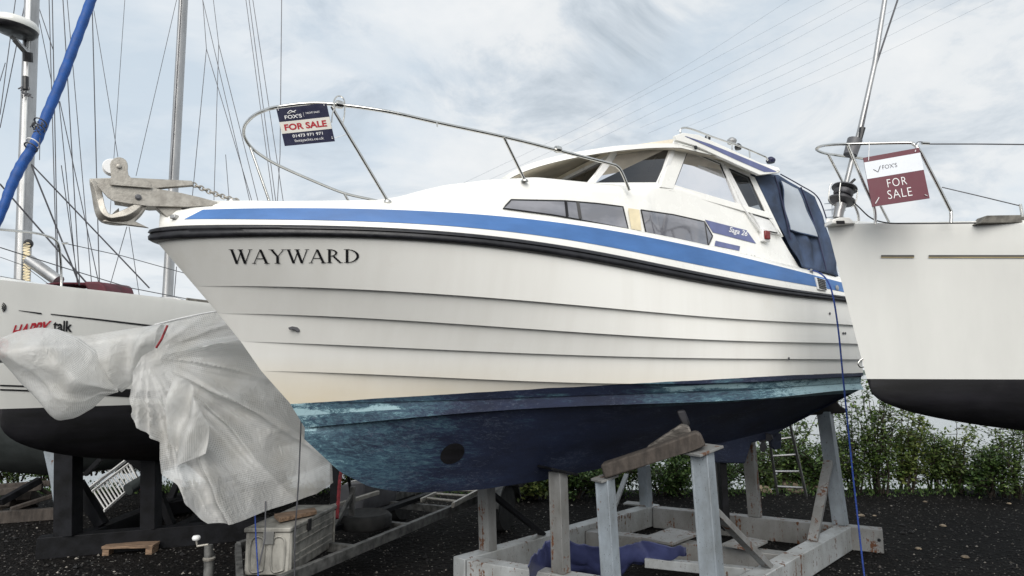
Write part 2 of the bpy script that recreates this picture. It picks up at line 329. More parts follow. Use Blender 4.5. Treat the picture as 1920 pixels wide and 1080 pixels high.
def tarpmat():
    t = NT('woven_plastic_sheet'); t.N.remove(t.b); out = [n for n in t.N if n.type == 'OUTPUT_MATERIAL'][0]
    uv = t.n('ShaderNodeUVMap'); br = t.n('ShaderNodeTexBrick'); br.offset = 0; br.inputs['Scale'].default_value = 1; br.inputs['Mortar Size'].default_value = .26; br.inputs['Mortar Smooth'].default_value = .4
    br.inputs['Brick Width'].default_value = 1; br.inputs['Row Height'].default_value = 1; br.inputs['Color1'].default_value = (0, 0, 0, 1); br.inputs['Color2'].default_value = (.1, .1, .1, 1); br.inputs['Mortar'].default_value = (1, 1, 1, 1)
    t.L.new(uv.outputs[0], br.inputs[0]); grid = br.outputs[0]
    n = t.noise(3, 6, .6)
    pm = t.ramp(t.noise(2.1, 4, .6, off=(5, 1, 2)), [(.42, 0), (.60, 1)]); grid = t.math('ADD', t.math('MULTIPLY', grid, pm), t.math('MULTIPLY', t.math('SUBTRACT', 1, pm), .8)); col = t.mix(grid, (.72, .73, .72), (.82, .82, .81)); col = t.mix(t.math('MULTIPLY', t.ramp(n, [(.45, 0), (.7, 1)]), .4), col, (.50, .46, .37))
    d = t.n('ShaderNodeBsdfPrincipled'); t.L.new(col, d.inputs['Base Color']); d.inputs['Roughness'].default_value = .22
    tl = t.n('ShaderNodeBsdfTranslucent'); tl.inputs[0].default_value = (.74, .74, .72, 1)
    tp = t.n('ShaderNodeBsdfTransparent'); tp.inputs[0].default_value = (.9, .9, .9, 1)
    m1 = t.n('ShaderNodeMixShader'); m1.inputs[0].default_value = .42; t.L.new(d.outputs[0], m1.inputs[1]); t.L.new(tl.outputs[0], m1.inputs[2])
    m2 = t.n('ShaderNodeMixShader'); t.L.new(t.ramp(grid, [(0, .50), (1, .22)]), m2.inputs[0]); t.L.new(m1.outputs[0], m2.inputs[1]); t.L.new(tp.outputs[0], m2.inputs[2])
    t.L.new(m2.outputs[0], out.inputs[0])
    bp = t.n('ShaderNodeBump'); bp.inputs[0].default_value = .62; bp.inputs[1].default_value = .045; t.L.new(t.math('ADD', t.math('ADD', t.math('ABSOLUTE', t.math('SUBTRACT', t.noise(4.5, 5, .6, dist=.8), .5)), t.math('MULTIPLY', t.math('ABSOLUTE', t.math('SUBTRACT', t.noise(13, 4, .6, (1, 1, .5), dist=1), .5)), .6)), t.math('MULTIPLY', grid, .03)), bp.inputs['Height'])
    t.L.new(bp.outputs[0], d.inputs['Normal']); return t.m
M['tarp'] = tarpmat()
M['bluetarp'] = simple('blue_pvc_sheet', (.05, .06, .15), .38, 0, .2, 4, bump=.35, bs=7)
def groundmat():
    t = NT('dark_gravel'); v = t.n('ShaderNodeTexVoronoi'); v.inputs['Scale'].default_value = 30; t.L.new(t.tc.outputs['Object'], v.inputs[0])
    v2 = t.n('ShaderNodeTexVoronoi'); v2.inputs['Scale'].default_value = 12; t.L.new(t.tc.outputs['Object'], v2.inputs[0])
    sx = t.n('ShaderNodeSeparateXYZ'); t.L.new(v.outputs['Color'], sx.inputs[0])
    c = t.ramp(sx.outputs[0], [(0, (.0035, .0035, .0038)), (.6, (.0075, .0068, .0064)), (.9, (.014, .0125, .012)), (1, (.03, .027, .024))])
    c = t.mix(t.ramp(t.noise(.8, 6), [(.4, 0), (.7, .45)]), c, (.012, .0105, .0095))
    pale = t.math('MULTIPLY', t.math('GREATER_THAN', sx.outputs[1], .955), t.math('LESS_THAN', v.outputs['Distance'], .36))
    c = t.mix(t.ramp(t.noise(.35, 4, off=(7, 2, 0)), [(.4, 0), (.62, .6)]), c, (.004, .004, .004)); c = t.mix(pale, c, (.22, .21, .19))
    t.set(Base_Color=c, Roughness=.85); t.bump(t.math('ADD', v.outputs['Distance'], t.math('MULTIPLY', v2.outputs['Distance'], 1.6)), 1.0, .02); t.b.inputs['Specular IOR Level'].default_value = .1; return t.m
M['gravel'] = groundmat()
def pebblemat():
    t = NT('loose_stones'); g = t.n('ShaderNodeNewGeometry')
    t.set(Base_Color=t.ramp(g.outputs['Random Per Island'], [(0, (.004, .004, .0045)), (.74, (.012, .0105, .01)), (.9, (.03, .026, .024)), (.95, (.09, .08, .07)), (1, (.36, .33, .29))]), Roughness=.75); return t.m
M['pebble'] = pebblemat()
def leafmat(name, a, b, c):
    t = NT(name); g = t.n('ShaderNodeNewGeometry'); col = t.ramp(g.outputs['Random Per Island'], [(0, a), (.55, b), (1, c)])
    out = [n for n in t.N if n.type == 'OUTPUT_MATERIAL'][0]; t.set(Base_Color=col, Roughness=.5)
    tl = t.n('ShaderNodeBsdfTranslucent'); t.L.new(col, tl.inputs[0]); mx = t.n('ShaderNodeMixShader'); mx.inputs[0].default_value = .35
    t.L.new(t.b.outputs[0], mx.inputs[1]); t.L.new(tl.outputs[0], mx.inputs[2]); t.L.new(mx.outputs[0], out.inputs[0]); return t.m
M['leaf'] = leafmat('bush_leaves', (.03, .052, .015), (.08, .135, .034), (.20, .28, .07))
M['leaf2'] = leafmat('ivy_leaves', (.024, .05, .015), (.075, .14, .04), (.17, .26, .07))
M['leaf3'] = leafmat('yellow_green_leaves', (.04, .065, .018), (.12, .17, .04), (.27, .31, .09))
def watermat():
    t = NT('river_water'); n = t.noise(1.1, 6, .6, (.35, 1.6, 1)); t.set(Base_Color=(.16, .18, .18), Roughness=.12); t.b.inputs['IOR'].default_value = 1.33
    t.b.inputs['Specular IOR Level'].default_value = 1; t.bump(n, .3, .12); return t.m
M['water'] = watermat()
M['hill'] = simple('distant_shore_green', (.09, .12, .10), .9, 0, .3, .01)
M['bank'] = simple('muddy_bank', (.05, .042, .032), .9, 0, .4, 2, bump=.5, bs=9)

# ------------------------------------------------------------------ ground, water, far shore
def hz(x, y): return .05*noise.noise(Vector((x*.5, y*.5, 0)))*max(0, min(1, (y-10)/1.5))
def ground():
    xs = np.concatenate([np.linspace(-400, -14, 8), np.linspace(-12, 12, 70), np.linspace(14, 400, 8)])
    ys = np.concatenate([np.linspace(-200, -4, 6), np.linspace(0, 13.3, 50)])
    rows = []
    for y in ys:
        rows.append([Vector((x, y, GZ+hz(x, y))) for x in xs])
    o = MB().grid(rows).build('ground', M['gravel'], smooth=60); tag(o, kind='structure')
    rows = [[Vector((x, y, z+.05*noise.noise(Vector((x*.4, y, 3))))) for x in xs] for y, z in ((13.2, GZ-.06), (13.8, GZ-.16), (14.6, GZ-.6), (17, GZ-1.3), (20, GZ-1.9))]
    tag(MB().grid(rows).build('river_bank', M['bank'], smooth=60), kind='structure')
    w = MB().add([(-3000, 14.2, GZ-.9), (3000, 14.2, GZ-.9), (3000, 3500, GZ-.9), (-3000, 3500, GZ-.9)], [(0, 1, 2, 3)])
    tag(w.build('water', M['water'], smooth=0), kind='structure')
    top = []; bot = []; fr = []
    for i in range(161):
        x = -2600+i*32.5; h = 3+9*abs(noise.noise(Vector((x*.002, 0, 0))))+2*noise.noise(Vector((x*.02, 1, 0)))
        fr.append(Vector((x, 1250, -2))); top.append(Vector((x, 1400, h))); bot.append(Vector((x, 1700, h*1.6)))
    tag(MB().grid([fr, top, bot]).build('distant_shore', M['hill'], smooth=60), kind='structure')
    # loose stones, one mesh
    vs = []; fs = []; N = 15000
    Y = 5.4*(13.3/5.4)**rng.random(N); X = (rng.random(N)*2-1)*(Y*.92+.3)
    sz = .006+.017*rng.random(N)**2.2; big = rng.random(N) < .012; sz[big] *= 2.2
    base = np.array([(1, 0, 0), (0, 1, 0), (-1, 0, 0), (0, -1, 0), (0, 0, .8), (0, 0, -.6)])
    F8 = [(0, 1, 4), (1, 2, 4), (2, 3, 4), (3, 0, 4), (1, 0, 5), (2, 1, 5), (3, 2, 5), (0, 3, 5)]
    for i in range(N):
        a = rng.random()*6.28; ca, sa = math.cos(a), math.sin(a); k = base*(.7+.6*rng.random((6, 3)))*sz[i]
        z0 = GZ+hz(X[i], Y[i])
        b = len(vs)
        for q in k: vs.append((X[i]+q[0]*ca-q[1]*sa, Y[i]+q[0]*sa+q[1]*ca, z0+sz[i]*.35+q[2]))
        fs += [(a_+b, b_+b, c_+b) for a_, b_, c_ in F8]
    o = MB(); o.v = [Vector(v) for v in vs]; o.f = fs
    tag(o.build('loose_gravel', M['pebble'], smooth=0, fix=False), kind='stuff')
ground()

# ------------------------------------------------------------------ MAIN BOAT
TH = R(30); DV = Vector((math.cos(TH), math.sin(TH), 0)); NV = Vector((DV.y, -DV.x, 0))
r0 = ray(297, 438); B0 = r0*(5.2/r0.y); B0.z = 0
def BP(s, w, z): return B0+DV*s+NV*w+Vector((0, 0, z))
def W(px, py, w):            # point of the longitudinal plane w seen at this place of the photograph
    r = ray(px, py); t = (w+NV.dot(B0))/(NV.dot(r)); P = EYE+r*t; return P
def SZ(px, py, w): P = W(px, py, w); return (P-B0).dot(DV), P.z
LB = 7.75
def wrow(s, s0, Wm, Lk, p, e):
    t = max(0, min(1, (s-s0)/Lk)); v = Wm*(1-(1-t)**p)**e
    if s > 5: v *= 1-.09*((s-5)/2.75)**1.6
    return v
HR = dict(sheer=(.0, 1.38, 4.2, 2.6, .75), L1=(.30, 1.36, 4.4, 2.4, .85), L2=(.49, 1.34, 4.6, 2.2, .9), L3=(.68, 1.31, 4.8, 2.1, .95),
          L4=(.86, 1.28, 4.9, 2.0, 1.0), L5=(1.11, 1.25, 5.0, 1.95, 1.0), CH=(1.25, 1.25, 5.1, 1.9, 1.0))
TR = dict(
 sheer=[(300, 462), (318, 453), (350, 447), (400, 443), (600, 447), (720, 450), (900, 459), (1093, 489), (1285, 527), (1478, 556), (1590, 568), (1640, 574)],
 L1=[(368, 536), (640, 541), (900, 557), (1100, 575), (1350, 597), (1600, 610), (1640, 612)],
 L2=[(412, 587), (700, 597), (1000, 618), (1300, 637), (1610, 645), (1640, 645)],
 L3=[(453, 640), (750, 652), (1000, 664), (1300, 672), (1612, 674), (1640, 674)],
 L4=[(493, 695), (800, 706), (1000, 716), (1150, 719), (1300, 720), (1450, 714), (1625, 704)],
 L5=[(545, 755), (700, 755), (900, 748), (1100, 741), (1250, 737), (1430, 728), (1625, 716)],
 CH=[(575, 800), (650, 795), (738, 787), (900, 770), (1000, 763), (1250, 757), (1400, 748), (1625, 728)],
 ftop=[(292, 430), (320, 426), (350, 424), (420, 420), (600, 423), (720, 428), (900, 438), (1093, 466), (1285, 506), (1478, 541), (1590, 557), (1650, 564)],
 tb=[(300, 420), (352, 413), (420, 410), (660, 415), (900, 429), (1093, 452), (1285, 495), (1478, 528), (1590, 551), (1650, 562)],
 tt=[(330, 402), (380, 394), (480, 390), (660, 390), (900, 402), (1093, 421.6), (1285, 458), (1478, 503), (1590, 533), (1650, 548)],
 td=[(340, 397), (380, 389), (480, 382), (660, 380), (900, 394), (1093, 412), (1285, 450), (1478, 496), (1590, 526), (1650, 542)])
def ztrace(s, w, tr):
    z = 2.4
    for _ in range(6):
        px, _y = proj(BP(s, w, z)); P = BP(s, w, z)
        py = np.interp(px, [a[0] for a in tr], [a[1] for a in tr]); z = H+P.y*math.tan(PITCH+math.atan((540-py)/F))
    return z
def fitrow(name, wf, s0, deg=6, smin=None):
    ss = np.linspace(s0, LB, 60); zz = np.array([ztrace(s, wf(s), TR[name]) for s in ss])
    if smin: k = ss > smin; ss = ss[k]; zz = zz[k]
    c = np.polyfit(ss, zz, deg); return lambda s: float(np.polyval(c, s))
WF = {k: (lambda s, a=a: wrow(s, *a)) for k, a in HR.items()}
ZF = {k: fitrow(k, WF[k], HR[k][0]+(.06 if k == 'sheer' else 0), 5) for k in HR}
WF['ftop'] = lambda s: WF['sheer'](s); WF['tb'] = lambda s: max(0, WF['sheer'](s)-.012); WF['tt'] = lambda s: max(0, WF['sheer'](s-.05)-.05); WF['td'] = lambda s: max(0, WF['sheer'](s-.1)-.12)
for k, sm in (('ftop', .12), ('tb', .15), ('tt', .25), ('td', .3)): ZF[k] = fitrow(k, WF[k], .05, 5, sm)
def _c(k):
    f = ZF[k]; z0 = f(.3)
    return lambda s: f(s) if s > .3 else z0+(f(.34)-f(.3))/.04*(s-.3)
for k in ('ftop', 'tb', 'tt', 'td', 'sheer'): ZF[k] = _c(k)
_pp = np.array([SZ(px, py, w) for (px, py), w in [((546, 757), 0), ((700, 755), .55), ((800, 746), .85), ((900, 738), 1.0), ((1080, 722), 1.15), ((1300, 715), 1.24), ((1500, 706), 1.24), ((1620, 697), 1.2)]])
PA = [float(x) for x in np.polyfit(_pp[:, 0], _pp[:, 1], 2)]
M['hull'] = hullmat()
KEEL = [(1.25, 1.02), (1.40, .88), (1.58, .71), (1.85, .56), (2.08, .50), (2.36, .46), (3.0, .43), (3.77, .46), (4.57, .53), (5.6, .61), (6.6, .70), (7.8, .84)]
def zkeel(s): return float(np.interp(s, [k[0] for k in KEEL], [k[1] for k in KEEL]))
boat = thing('cabin_cruiser', 'white cabin cruiser with blue stripe, lapped planks and worn blue bottom, on a cradle', 'boat', tuple(B0), TH)
NS = 90; tt_ = [(i/NS)**1.5 for i in range(NS+1)]
def hull():
    b = MB(); bvh = {}
    order = ['sheer', 'L1', 'L2', 'L3', 'L4', 'L5', 'CH']
    for sg in (1, -1):
        rows = []
        prev = None
        for i, k in enumerate(order):
            s0 = HR[k][0]; line = []; lap = []
            for t in tt_:
                s = s0+(LB-s0)*t; w = WF[k](s); z = ZF[k](s)
                if k == 'L5': z = min(z, ZF['L4'](s)-.03)
                fade = min(1, t*9)*(1 if k not in ('sheer',) else 0)
                o = .027*fade if k != 'CH' else .05*fade
                if k == 'L5': o = .012*fade
                line.append(BP(s, sg*(w+o), z)); lap.append(BP(s, sg*max(0, w-.004*fade), z+.004*fade))
            if prev is not None:
                mid = [a.lerp(c, .5) for a, c in zip(prev, line)]
                b.grid([prev, mid, line])
                if k != 'CH': b.grid([line, lap])
                b_last = line
            prev = lap if k != 'sheer' else line
            if k == 'CH': prev = line
        # rounded flare under the rubbing strake: covered by fender; bottom panels
        ch = prev; k1 = []; k2 = []; k3 = []
        for t, c in zip(tt_, ch):
            s = (c-B0).dot(DV); w = (c-B0).dot(NV)*sg; zk = zkeel(s)
            k1.append(BP(s, sg*max(0, w-.05)*1.0, c.z+.012))
            for lst, a, e in ((k2, .62, .70), (k3, .25, .32)): lst.append(BP(s, sg*w*a, zk+(c.z-zk)*e))
        kl = [BP((c-B0).dot(DV), 0, zkeel((c-B0).dot(DV))) for c in ch]
        b.grid([ch, k1, k2, k3, kl])
        # transom half
        zs = [ZF['sheer'](LB), ZF['L1'](LB), ZF['L2'](LB), ZF['L3'](LB), ZF['L4'](LB), ZF['CH'](LB)]
        ws = [WF[k](LB) for k in ('sheer', 'L1', 'L2', 'L3', 'L4', 'CH')]
        b.grid([[BP(LB, sg*w, z) for w, z in zip(ws, zs)]+[BP(LB, 0, zkeel(LB))], [BP(LB, 0, z) for z in zs]+[BP(LB, 0, zkeel(LB))]])
    # upper lip between sheer and strake top
    o = b.build('hull', M['hull'], boat, smooth=28)
    return o, BVHTree.FromPolygons(b.v, b.f)
hull_o, HB = hull()
def surf(px, py, bvh, off):
    r = ray(px, py).normalized(); loc, nor, i, d = bvh.ray_cast(EYE, r)
    if loc is None: return None
    if nor.dot(r) > 0: nor = -nor
    return loc+nor*off
# gunwale, strake, stripe
def both(f, lo=.0, n=110, sm=0.0):   # path port aft -> bow -> starboard aft
    ts = [(i/n)**1.6 for i in range(n+1)]; S = [lo+(LB-lo)*t for t in ts]
    return [f(s, 1) for s in S[::-1]]+[f(s, -1) for s in S[1:]]
def gun():
    rows = [both(lambda s, g, k=k, e=e: BP(s-0*.0, g*(WF[k](s)), ZF[k](s)+e)) for k, e in (('sheer', .0), ('ftop', 0), ('tb', 0), ('tt', 0), ('td', 0))]
    rows.append(both(lambda s, g: BP(s, g*max(0, WF['td'](s)-.05), ZF['td'](s)+.008)))
    b = MB().grid(rows); b.build('gunwale', M['gel'], boat, smooth=50)
    # rubbing strake
    pr = [(.0, .02), (.026, .03), (.044, .15), (.047, .38), (.038, .58), (.049, .65), (.042, .86), (.02, .98), (0, 1.0)]
    rr = []
    for o, h in pr:
        def f(s, g, o=o, h=h):
            zb = ZF['sheer'](s); zt = ZF['ftop'](s); x = max(0, 1-s/.35)
            return BP(s-o*1.6*x**2, g*(WF['sheer'](s)+o*min(1, s*6)), zb+(zt-zb)*h)
        rr.append(both(f))
    MB().grid(rr).build('rubbing_strake', M['rubber'], boat, smooth=70)
    # blue stripe both sides, with raked front end
    for sg in (1, -1):
        lo, hi = [], []
        sS = SZ(354, 411, WF['sheer'](.25))[0]
        for i in range(91):
            t = (i/90)**1.4; sa = .17+(LB-.17)*t; sb = .30+(LB-.30)*t
            def pt(s, q):
                wa, wb = WF['tb'](s), WF['tt'](s); za, zb = ZF['tb'](s), ZF['tt'](s)
                return BP(s, sg*(lerp(wa, wb, q)+.004), lerp(za, zb, q)+.002)
            lo.append(pt(sa, .02)); hi.append(pt(sb, .98))
        b2 = MB().grid([lo, [a.lerp(c, .5) for a, c in zip(lo, hi)], hi]); b2.build('blue_stripe', M['bluestripe'], boat, smooth=60)
    return b
gb = gun()
# cabin trunk / wheelhouse body
def wc(s): return float(np.interp(s, [.3, 1.0, 1.8, 2.6, 3.2, 4.0, 5.0, 6.2, 7.0, 7.75], [.05, .42, .76, .97, 1.05, 1.12, 1.15, 1.13, 1.10, 1.06]))
def wcs(s): return min(wc(s), max(.0, WF['td'](s)-.06))
_t = [SZ(*q) for q in [(400, 384, .05), (470, 381, .15), (600, 378.5, .4), (700, 378.5, .55), (740, 372, .6), (780, 361, .6), (820, 352, .62), (900, 344.5, .66), (980, 341, .70), (1090, 350, .78), (1180, 350, .95), (1262, 352, 1.02)]]
_t += [SZ(1383, 391, 1.04), SZ(1440, 404, 1.05), SZ(1462, 440, 1.05), SZ(1480, 470, 1.05), SZ(1500, 500, 1.05), SZ(1530, 508, 1.05), SZ(1575, 518, 1.04), SZ(1600, 524, 1.04)]
def zs(s): return float(np.interp(s, [a[0] for a in _t], [a[1] for a in _t]))
def trunk():
    b = MB(); port = []
    for sg in (1, -1):
        rows = [[] for _ in range(9)]
        for i in range(141):
            s = .32+(LB-.32)*(i/140)**1.1; w = wcs(s); zd = ZF['td'](s)+.006; z = max(zd+.004, zs(s)); h = z-zd
            wh = s > 4.4
            r_ = min(.14, max(.02, h*.8))
            pts = [(w+.04, zd), (w, zd+.02 if h > .05 else zd+.003), (w-.03*min(1, h*2.5)-.0, z-r_), (w-.05*min(1, h*2.5), z-r_*.45), (w-.10*min(1, h*3), z-r_*.12), (w-.2*min(1, h*3+.2), z), (w*.5, z+.03), (w*.2, z+.045), (0, z+.05)]
            if wh: 
                pts = [(w+.04, zd), (w, zd+.02), (w-.04, zd+h*.5), (w-.06, z-.05), (w-.065, z-.01), (w-.075, z), (w*.6, z-.02), (w*.2, z-.02), (0, z-.02)]
            if s > 6.9: pts = [(w+.04, zd), (w, zd+.02), (w-.02, zd+h*.5), (w-.03, z-.03), (w-.05, z), (w-.12, z), (w-.15, z-.2), (w*.4, z-.5), (0, z-.5)]
            for q, (ww, zz) in zip(rows, pts): q.append(BP(s, sg*max(0, ww), zz))
        b.grid(rows)
    b.build('cabin_trunk', M['gel'], boat, smooth=40)
    return BVHTree.FromPolygons(b.v, b.f), b
TB_, tb_ = trunk()
allb = MB(); allb.v = list(tb_.v); allb.f = list(tb_.f)
# ------ surfaces used by the traced details
def sidepoint(px, py, w0=1.07, k=.13, z0=3.4):     # wheelhouse side leaning inwards
    w = w0
    for _ in range(6):
        P = W(px, py, w); w = w0-k*(P.z-z0)
    return W(px, py, w)
def mirror(P): q = (P-B0).dot(NV); return P-NV*(2*q)
def quadstrip(Ta, Bo, n, m, fn):
    Ta = resample([Vector((a, b, 0)) for a, b in Ta], n); Bo = resample([Vector((a, b, 0)) for a, b in Bo], n)
    return [[fn(*(Ta[i].lerp(Bo[i], j/(m-1)))[:2]) for i in range(n)] for j in range(m)]
def trunkwin(name, T, Bt, mat, off=.008, n=24, m=4, parent=boat, seal=True, closed=None):
    # off the trunk surface; falls back to a plane if the ray misses
    def fn(x, y):
        p = surf(x, y, TB_, off); return p if p is not None else sidepoint(x, y)
    rows = quadstrip(T, Bt, n, m, fn)
    out = []
    for sg in (1, -1):
        rr = rows if sg == 1 else [[mirror(p) for p in r] for r in rows]
        o = MB().grid(rr).build(name, mat, parent, smooth=60)
        if seal:
            loop = rr[0]+[r[-1] for r in rr[1:]]+rr[-1][::-1][1:]+[r[0] for r in rr[::-1][1:]]
            MB().tube(loop, .0075, 6, cap=False).build('window_seal', M['seal'], o)
        out.append(o)
    return out
trunkwin('side_window', [(958, 375), (1060, 377), (1120, 382), (1167, 388)], [(943, 391), (1040, 404), (1110, 417), (1177, 430)], M['tint'])
trunkwin('side_window', [(1201, 394), (1262, 403), (1320, 416)], [(1210, 436), (1262, 448), (1327, 462)], M['tint'], n=20)
# pointed aft end of second window
trunkwin('side_window', [(1320, 416.5), (1335, 443)], [(1327, 461), (1334.5, 444)], M['tint'], n=4, m=3)
for xa, xb in (((1059, 378), (1062, 407)), ((1082, 380), (1087, 411))):
    for sg in (1, -1):
        a = surf(*xa, TB_, .014); c = surf(*xb, TB_, .014)
        if sg < 0: a, c = mirror(a), mirror(c)
        MB().beam(a, c, .012, .03).build('window_divider', M['seal'], boat)
for a in trunkwin('cream_panel', [(1176, 391), (1197, 394)], [(1182, 430), (1201, 433)], M['cream'], .016, 4, 3, seal=False): pass
for name, T, Bt in (('name_stripe', [(1321, 412), (1399, 432)], [(1336, 436), (1417, 457)]), ('small_stripe', [(1341, 451.5), (1387, 462)], [(1339, 461), (1385.5, 470.5)])):
    trunkwin(name, T, Bt, M['purple'], .006, 14, 3, seal=False)
for (x, y) in ((1399, 478), (1408, 480), (1414, 481)):   # remains of a badge
    p = surf(x, y, TB_, .006); MB().lathe(p, [(.010, 0), (.012, .003)], 10, NV).build('badge', M['alu'], boat)
# ------ wheelhouse roof
HW, S0R, Z0R, DP, EX, TI, DR = 1.15, 4.82, 4.0, 1.5, 2.6, .04, .24
SAR, ZAR = SZ(1462, 322, 1.12)
def sfront(w): return S0R-DP*(1-(abs(w)/HW)**EX)
def roofpt(u, w, top):      # u 0 front .. 1 aft
    a = abs(w)/HW; sf = sfront(w); s = lerp(sf, SAR-.12*(a > .99), u)
    ze = Z0R+TI*(w-HW)+(ZAR-Z0R)*max(0, (s-S0R)/(SAR-S0R))
    fr = max(0, (S0R-s))/DP
    ze -= DR*fr**1.5 if fr > 0 else 0
    if not top: return BP(s, w, ze+.145*(1-a**2.2)*min(1, u*3.5+.02))
    crown = .19*(1-a**2.2)*min(1, u*3+.12)+.045
    return BP(s, w*.985 if u > 0 else w, ze+crown)
def roof():
    ws = [HW*math.sin(q) for q in np.linspace(-math.pi/2, math.pi/2, 49)]
    us = [0, .03, .08, .15, .25, .4, .55, .7, .85, 1]
    top = [[roofpt(u, w, True) for w in ws] for u in us]; bot = [[roofpt(u, w, False) for w in ws] for u in us]
    b = MB().grid(top); b.grid([[p for p in bot[0]], [p for p in top[0]]]); b.grid([bot[-1], top[-1]])
    b.grid([[r[0] for r in bot], [r[0] for r in top]]); b.grid([[r[-1] for r in bot], [r[-1] for r in top]])
    b.build('roof', M['gel'], boat, smooth=50)
    lin = [[p-Vector((0, 0, .006)) for p in r] for r in bot]
    MB().grid(lin).build('roof_lining', M['beige'], boat, smooth=60)
    # raised side cheek with the faded stripe
    for sg in (1, -1):
        def rs(px, py):
            P = W(px, py, 1.165); return P if sg == 1 else mirror(P)-Vector((0, 0, .09))
        ck = [(1266, 254), (1281, 249), (1310, 253), (1459, 320.5), (1462.5, 323.5), (1424, 328), (1304, 273.5), (1268, 263)]
        MB().plate([rs(*q)-NV*sg*.02 for q in ck], NV*.045).build('roof_cheek', M['gel'], boat, bevel=.004)
        st = MB().grid([[rs(*q)+NV*sg*.006 for q in r] for r in ([(1284, 255), (1330, 270), (1380, 290), (1438, 314), (1456, 322)], [(1284, 256), (1330, 276.5), (1380, 300), (1432, 322.5), (1452, 322.8)])])
        st.build('roof_stripe', M['purple'], boat)
roof()
# ------ pillars, sills and glass of the wheelhouse side
def sidequad(name, pts, mat, off=0., thick=0., par=boat, seal=False, fr=False, n=8):
    for sg in (1, -1):
        P = [sidepoint(*p)+NV*off for p in pts]
        if sg < 0: P = [mirror(p)-Vector((0, 0, .03)) for p in P]
        if thick: o = MB().plate(P, NV*thick).build(name, mat, par, bevel=.004)
        else: o = MB().add(P, [tuple(range(len(P)))]).build(name, mat, par, smooth=0)
        if seal:
            MB().tube(P+[P[0]], .009, 6, cap=False).build('seal', M['seal'], o)
sidequad('pillar', [(1233, 352), (1266, 262), (1289, 272), (1287, 280), (1258, 356)], M['gel'], 0, .07)
sidequad('pillar', [(1347, 303), (1358, 308), (1406, 400), (1385, 396)], M['frame'], .005, .05)
sidequad('pillar', [(1400, 328), (1412, 333), (1466, 445), (1437, 408)], M['gel'], 0, .05)
sidequad('top_rail', [(1287, 268), (1405, 322), (1405, 335), (1347, 310), (1287, 285)], M['gel'], -.004, .04)
sidequad('window_sill', [(1255, 346), (1440, 400), (1446, 412), (1250, 358)], M['gel'], .006, .05)
sidequad('side_glass', [(1262, 349), (1288, 283), (1348, 308), (1384, 388)], M['glass'], .012, 0, seal=True)
sidequad('side_glass', [(1358, 314), (1402, 333), (1438, 403), (1403, 393)], M['glass'], .012, 0, seal=True)
sidequad('lower_glass', [(1407, 401), (1443, 412.5), (1455, 437), (1424, 431)], M['frame'], .012, 0, seal=True)
# trim tubes around the windows
for loop in ([(1258, 350), (1286, 280), (1349, 306), (1388, 391)], [(1355, 311), (1404, 331), (1458, 441), (1424, 433)]):
    for sg in (1, -1):
        P = [sidepoint(*p)+NV*.016 for p in loop]; P = P+[P[0]]
        if sg < 0: P = [mirror(p)-Vector((0, 0, .03)) for p in P]
        MB().tube(P, .013, 6, cap=False).build('window_frame', M['frame'], boat)
P_ = [sidepoint(*p)+NV*.03 for p in ((1352, 306), (1388, 388), (1434, 452))]
MB().tube(P_, .012, 6).build('hand_rail', M['frame'], boat)
# ------ windscreen: three panes between two posts and the corner pillars
PB = W(1101, 350, .74); PT = W(1154, 288, .74); QB = W(1233, 349, 1.02); QT = W(1266, 271, 1.03)
def mz(P, d=.04): return mirror(P)-Vector((0, 0, d))
SB, ST_, XB, XT = mz(PB), mz(PT), mz(QB), mz(QT)
def pane(a, b, c, d, inset=.035):
    ctr = (a+b+c+d)/4; P = [p.lerp(ctr, inset) for p in (a, b, c, d)]
    o = MB().add(P, [(0, 1, 2, 3)]).build('windscreen_pane', M['wglass'], boat, smooth=0)
    MB().tube(P+[P[0]], .009, 6, cap=False).build('seal', M['seal'], o)
    Q = [p.lerp(ctr, inset*.3)+NV*.0-DV*.012 for p in (a, b, c, d)]; MB().tube(Q+[Q[0]], .020, 6, cap=False).build('windscreen_frame', M['frame'], o)
pane(PB, PT, QT, QB, .07); pane(PB, PT, ST_, SB, .07); pane(SB, ST_, XT, XB, .07)
for a, c, w in ((PB, PT, .075), (SB, ST_, .075), (QB, QT, .06), (XB, XT, .09)):
    MB().beam(a-Vector((0, 0, .05)), c+Vector((0, 0, .04)), w, .05, NV).build('windscreen_post', M['frame'], boat, bevel=.006)
for a, c in ((QB, PB), (PB, SB), (SB, XB)): MB().beam(a, c, .06, .07).build('windscreen_sill', M['gel'], boat, bevel=.008)
for a, c in ((QT, PT), (PT, ST_), (ST_, XT)): MB().beam(a+Vector((0, 0, .02)), c+Vector((0, 0, .02)), .05, .08).build('windscreen_header', M['beige'], boat, bevel=.008)
# wipers, horn bits under the visor
for base, a, c in (((1222, 274), (1230, 298), (1216, 322)), ((1100, 300), (1104, 312), (1090, 342)), ((1013, 330), (1008, 338), (1003, 345))):
    pa = W(*base, .65 if base[0] > 1150 else (.15 if base[0] > 1050 else -.35)); wv = (pa-B0).dot(NV)
    pb = W(*a, wv); pc = W(*c, wv)
    m = MB().tube([pa, pb], .008, 6).tube([pb, pc], .006, 6); m.box(pa, (.06, .05, .04), TH); m.build('wiper', M['black'], boat)
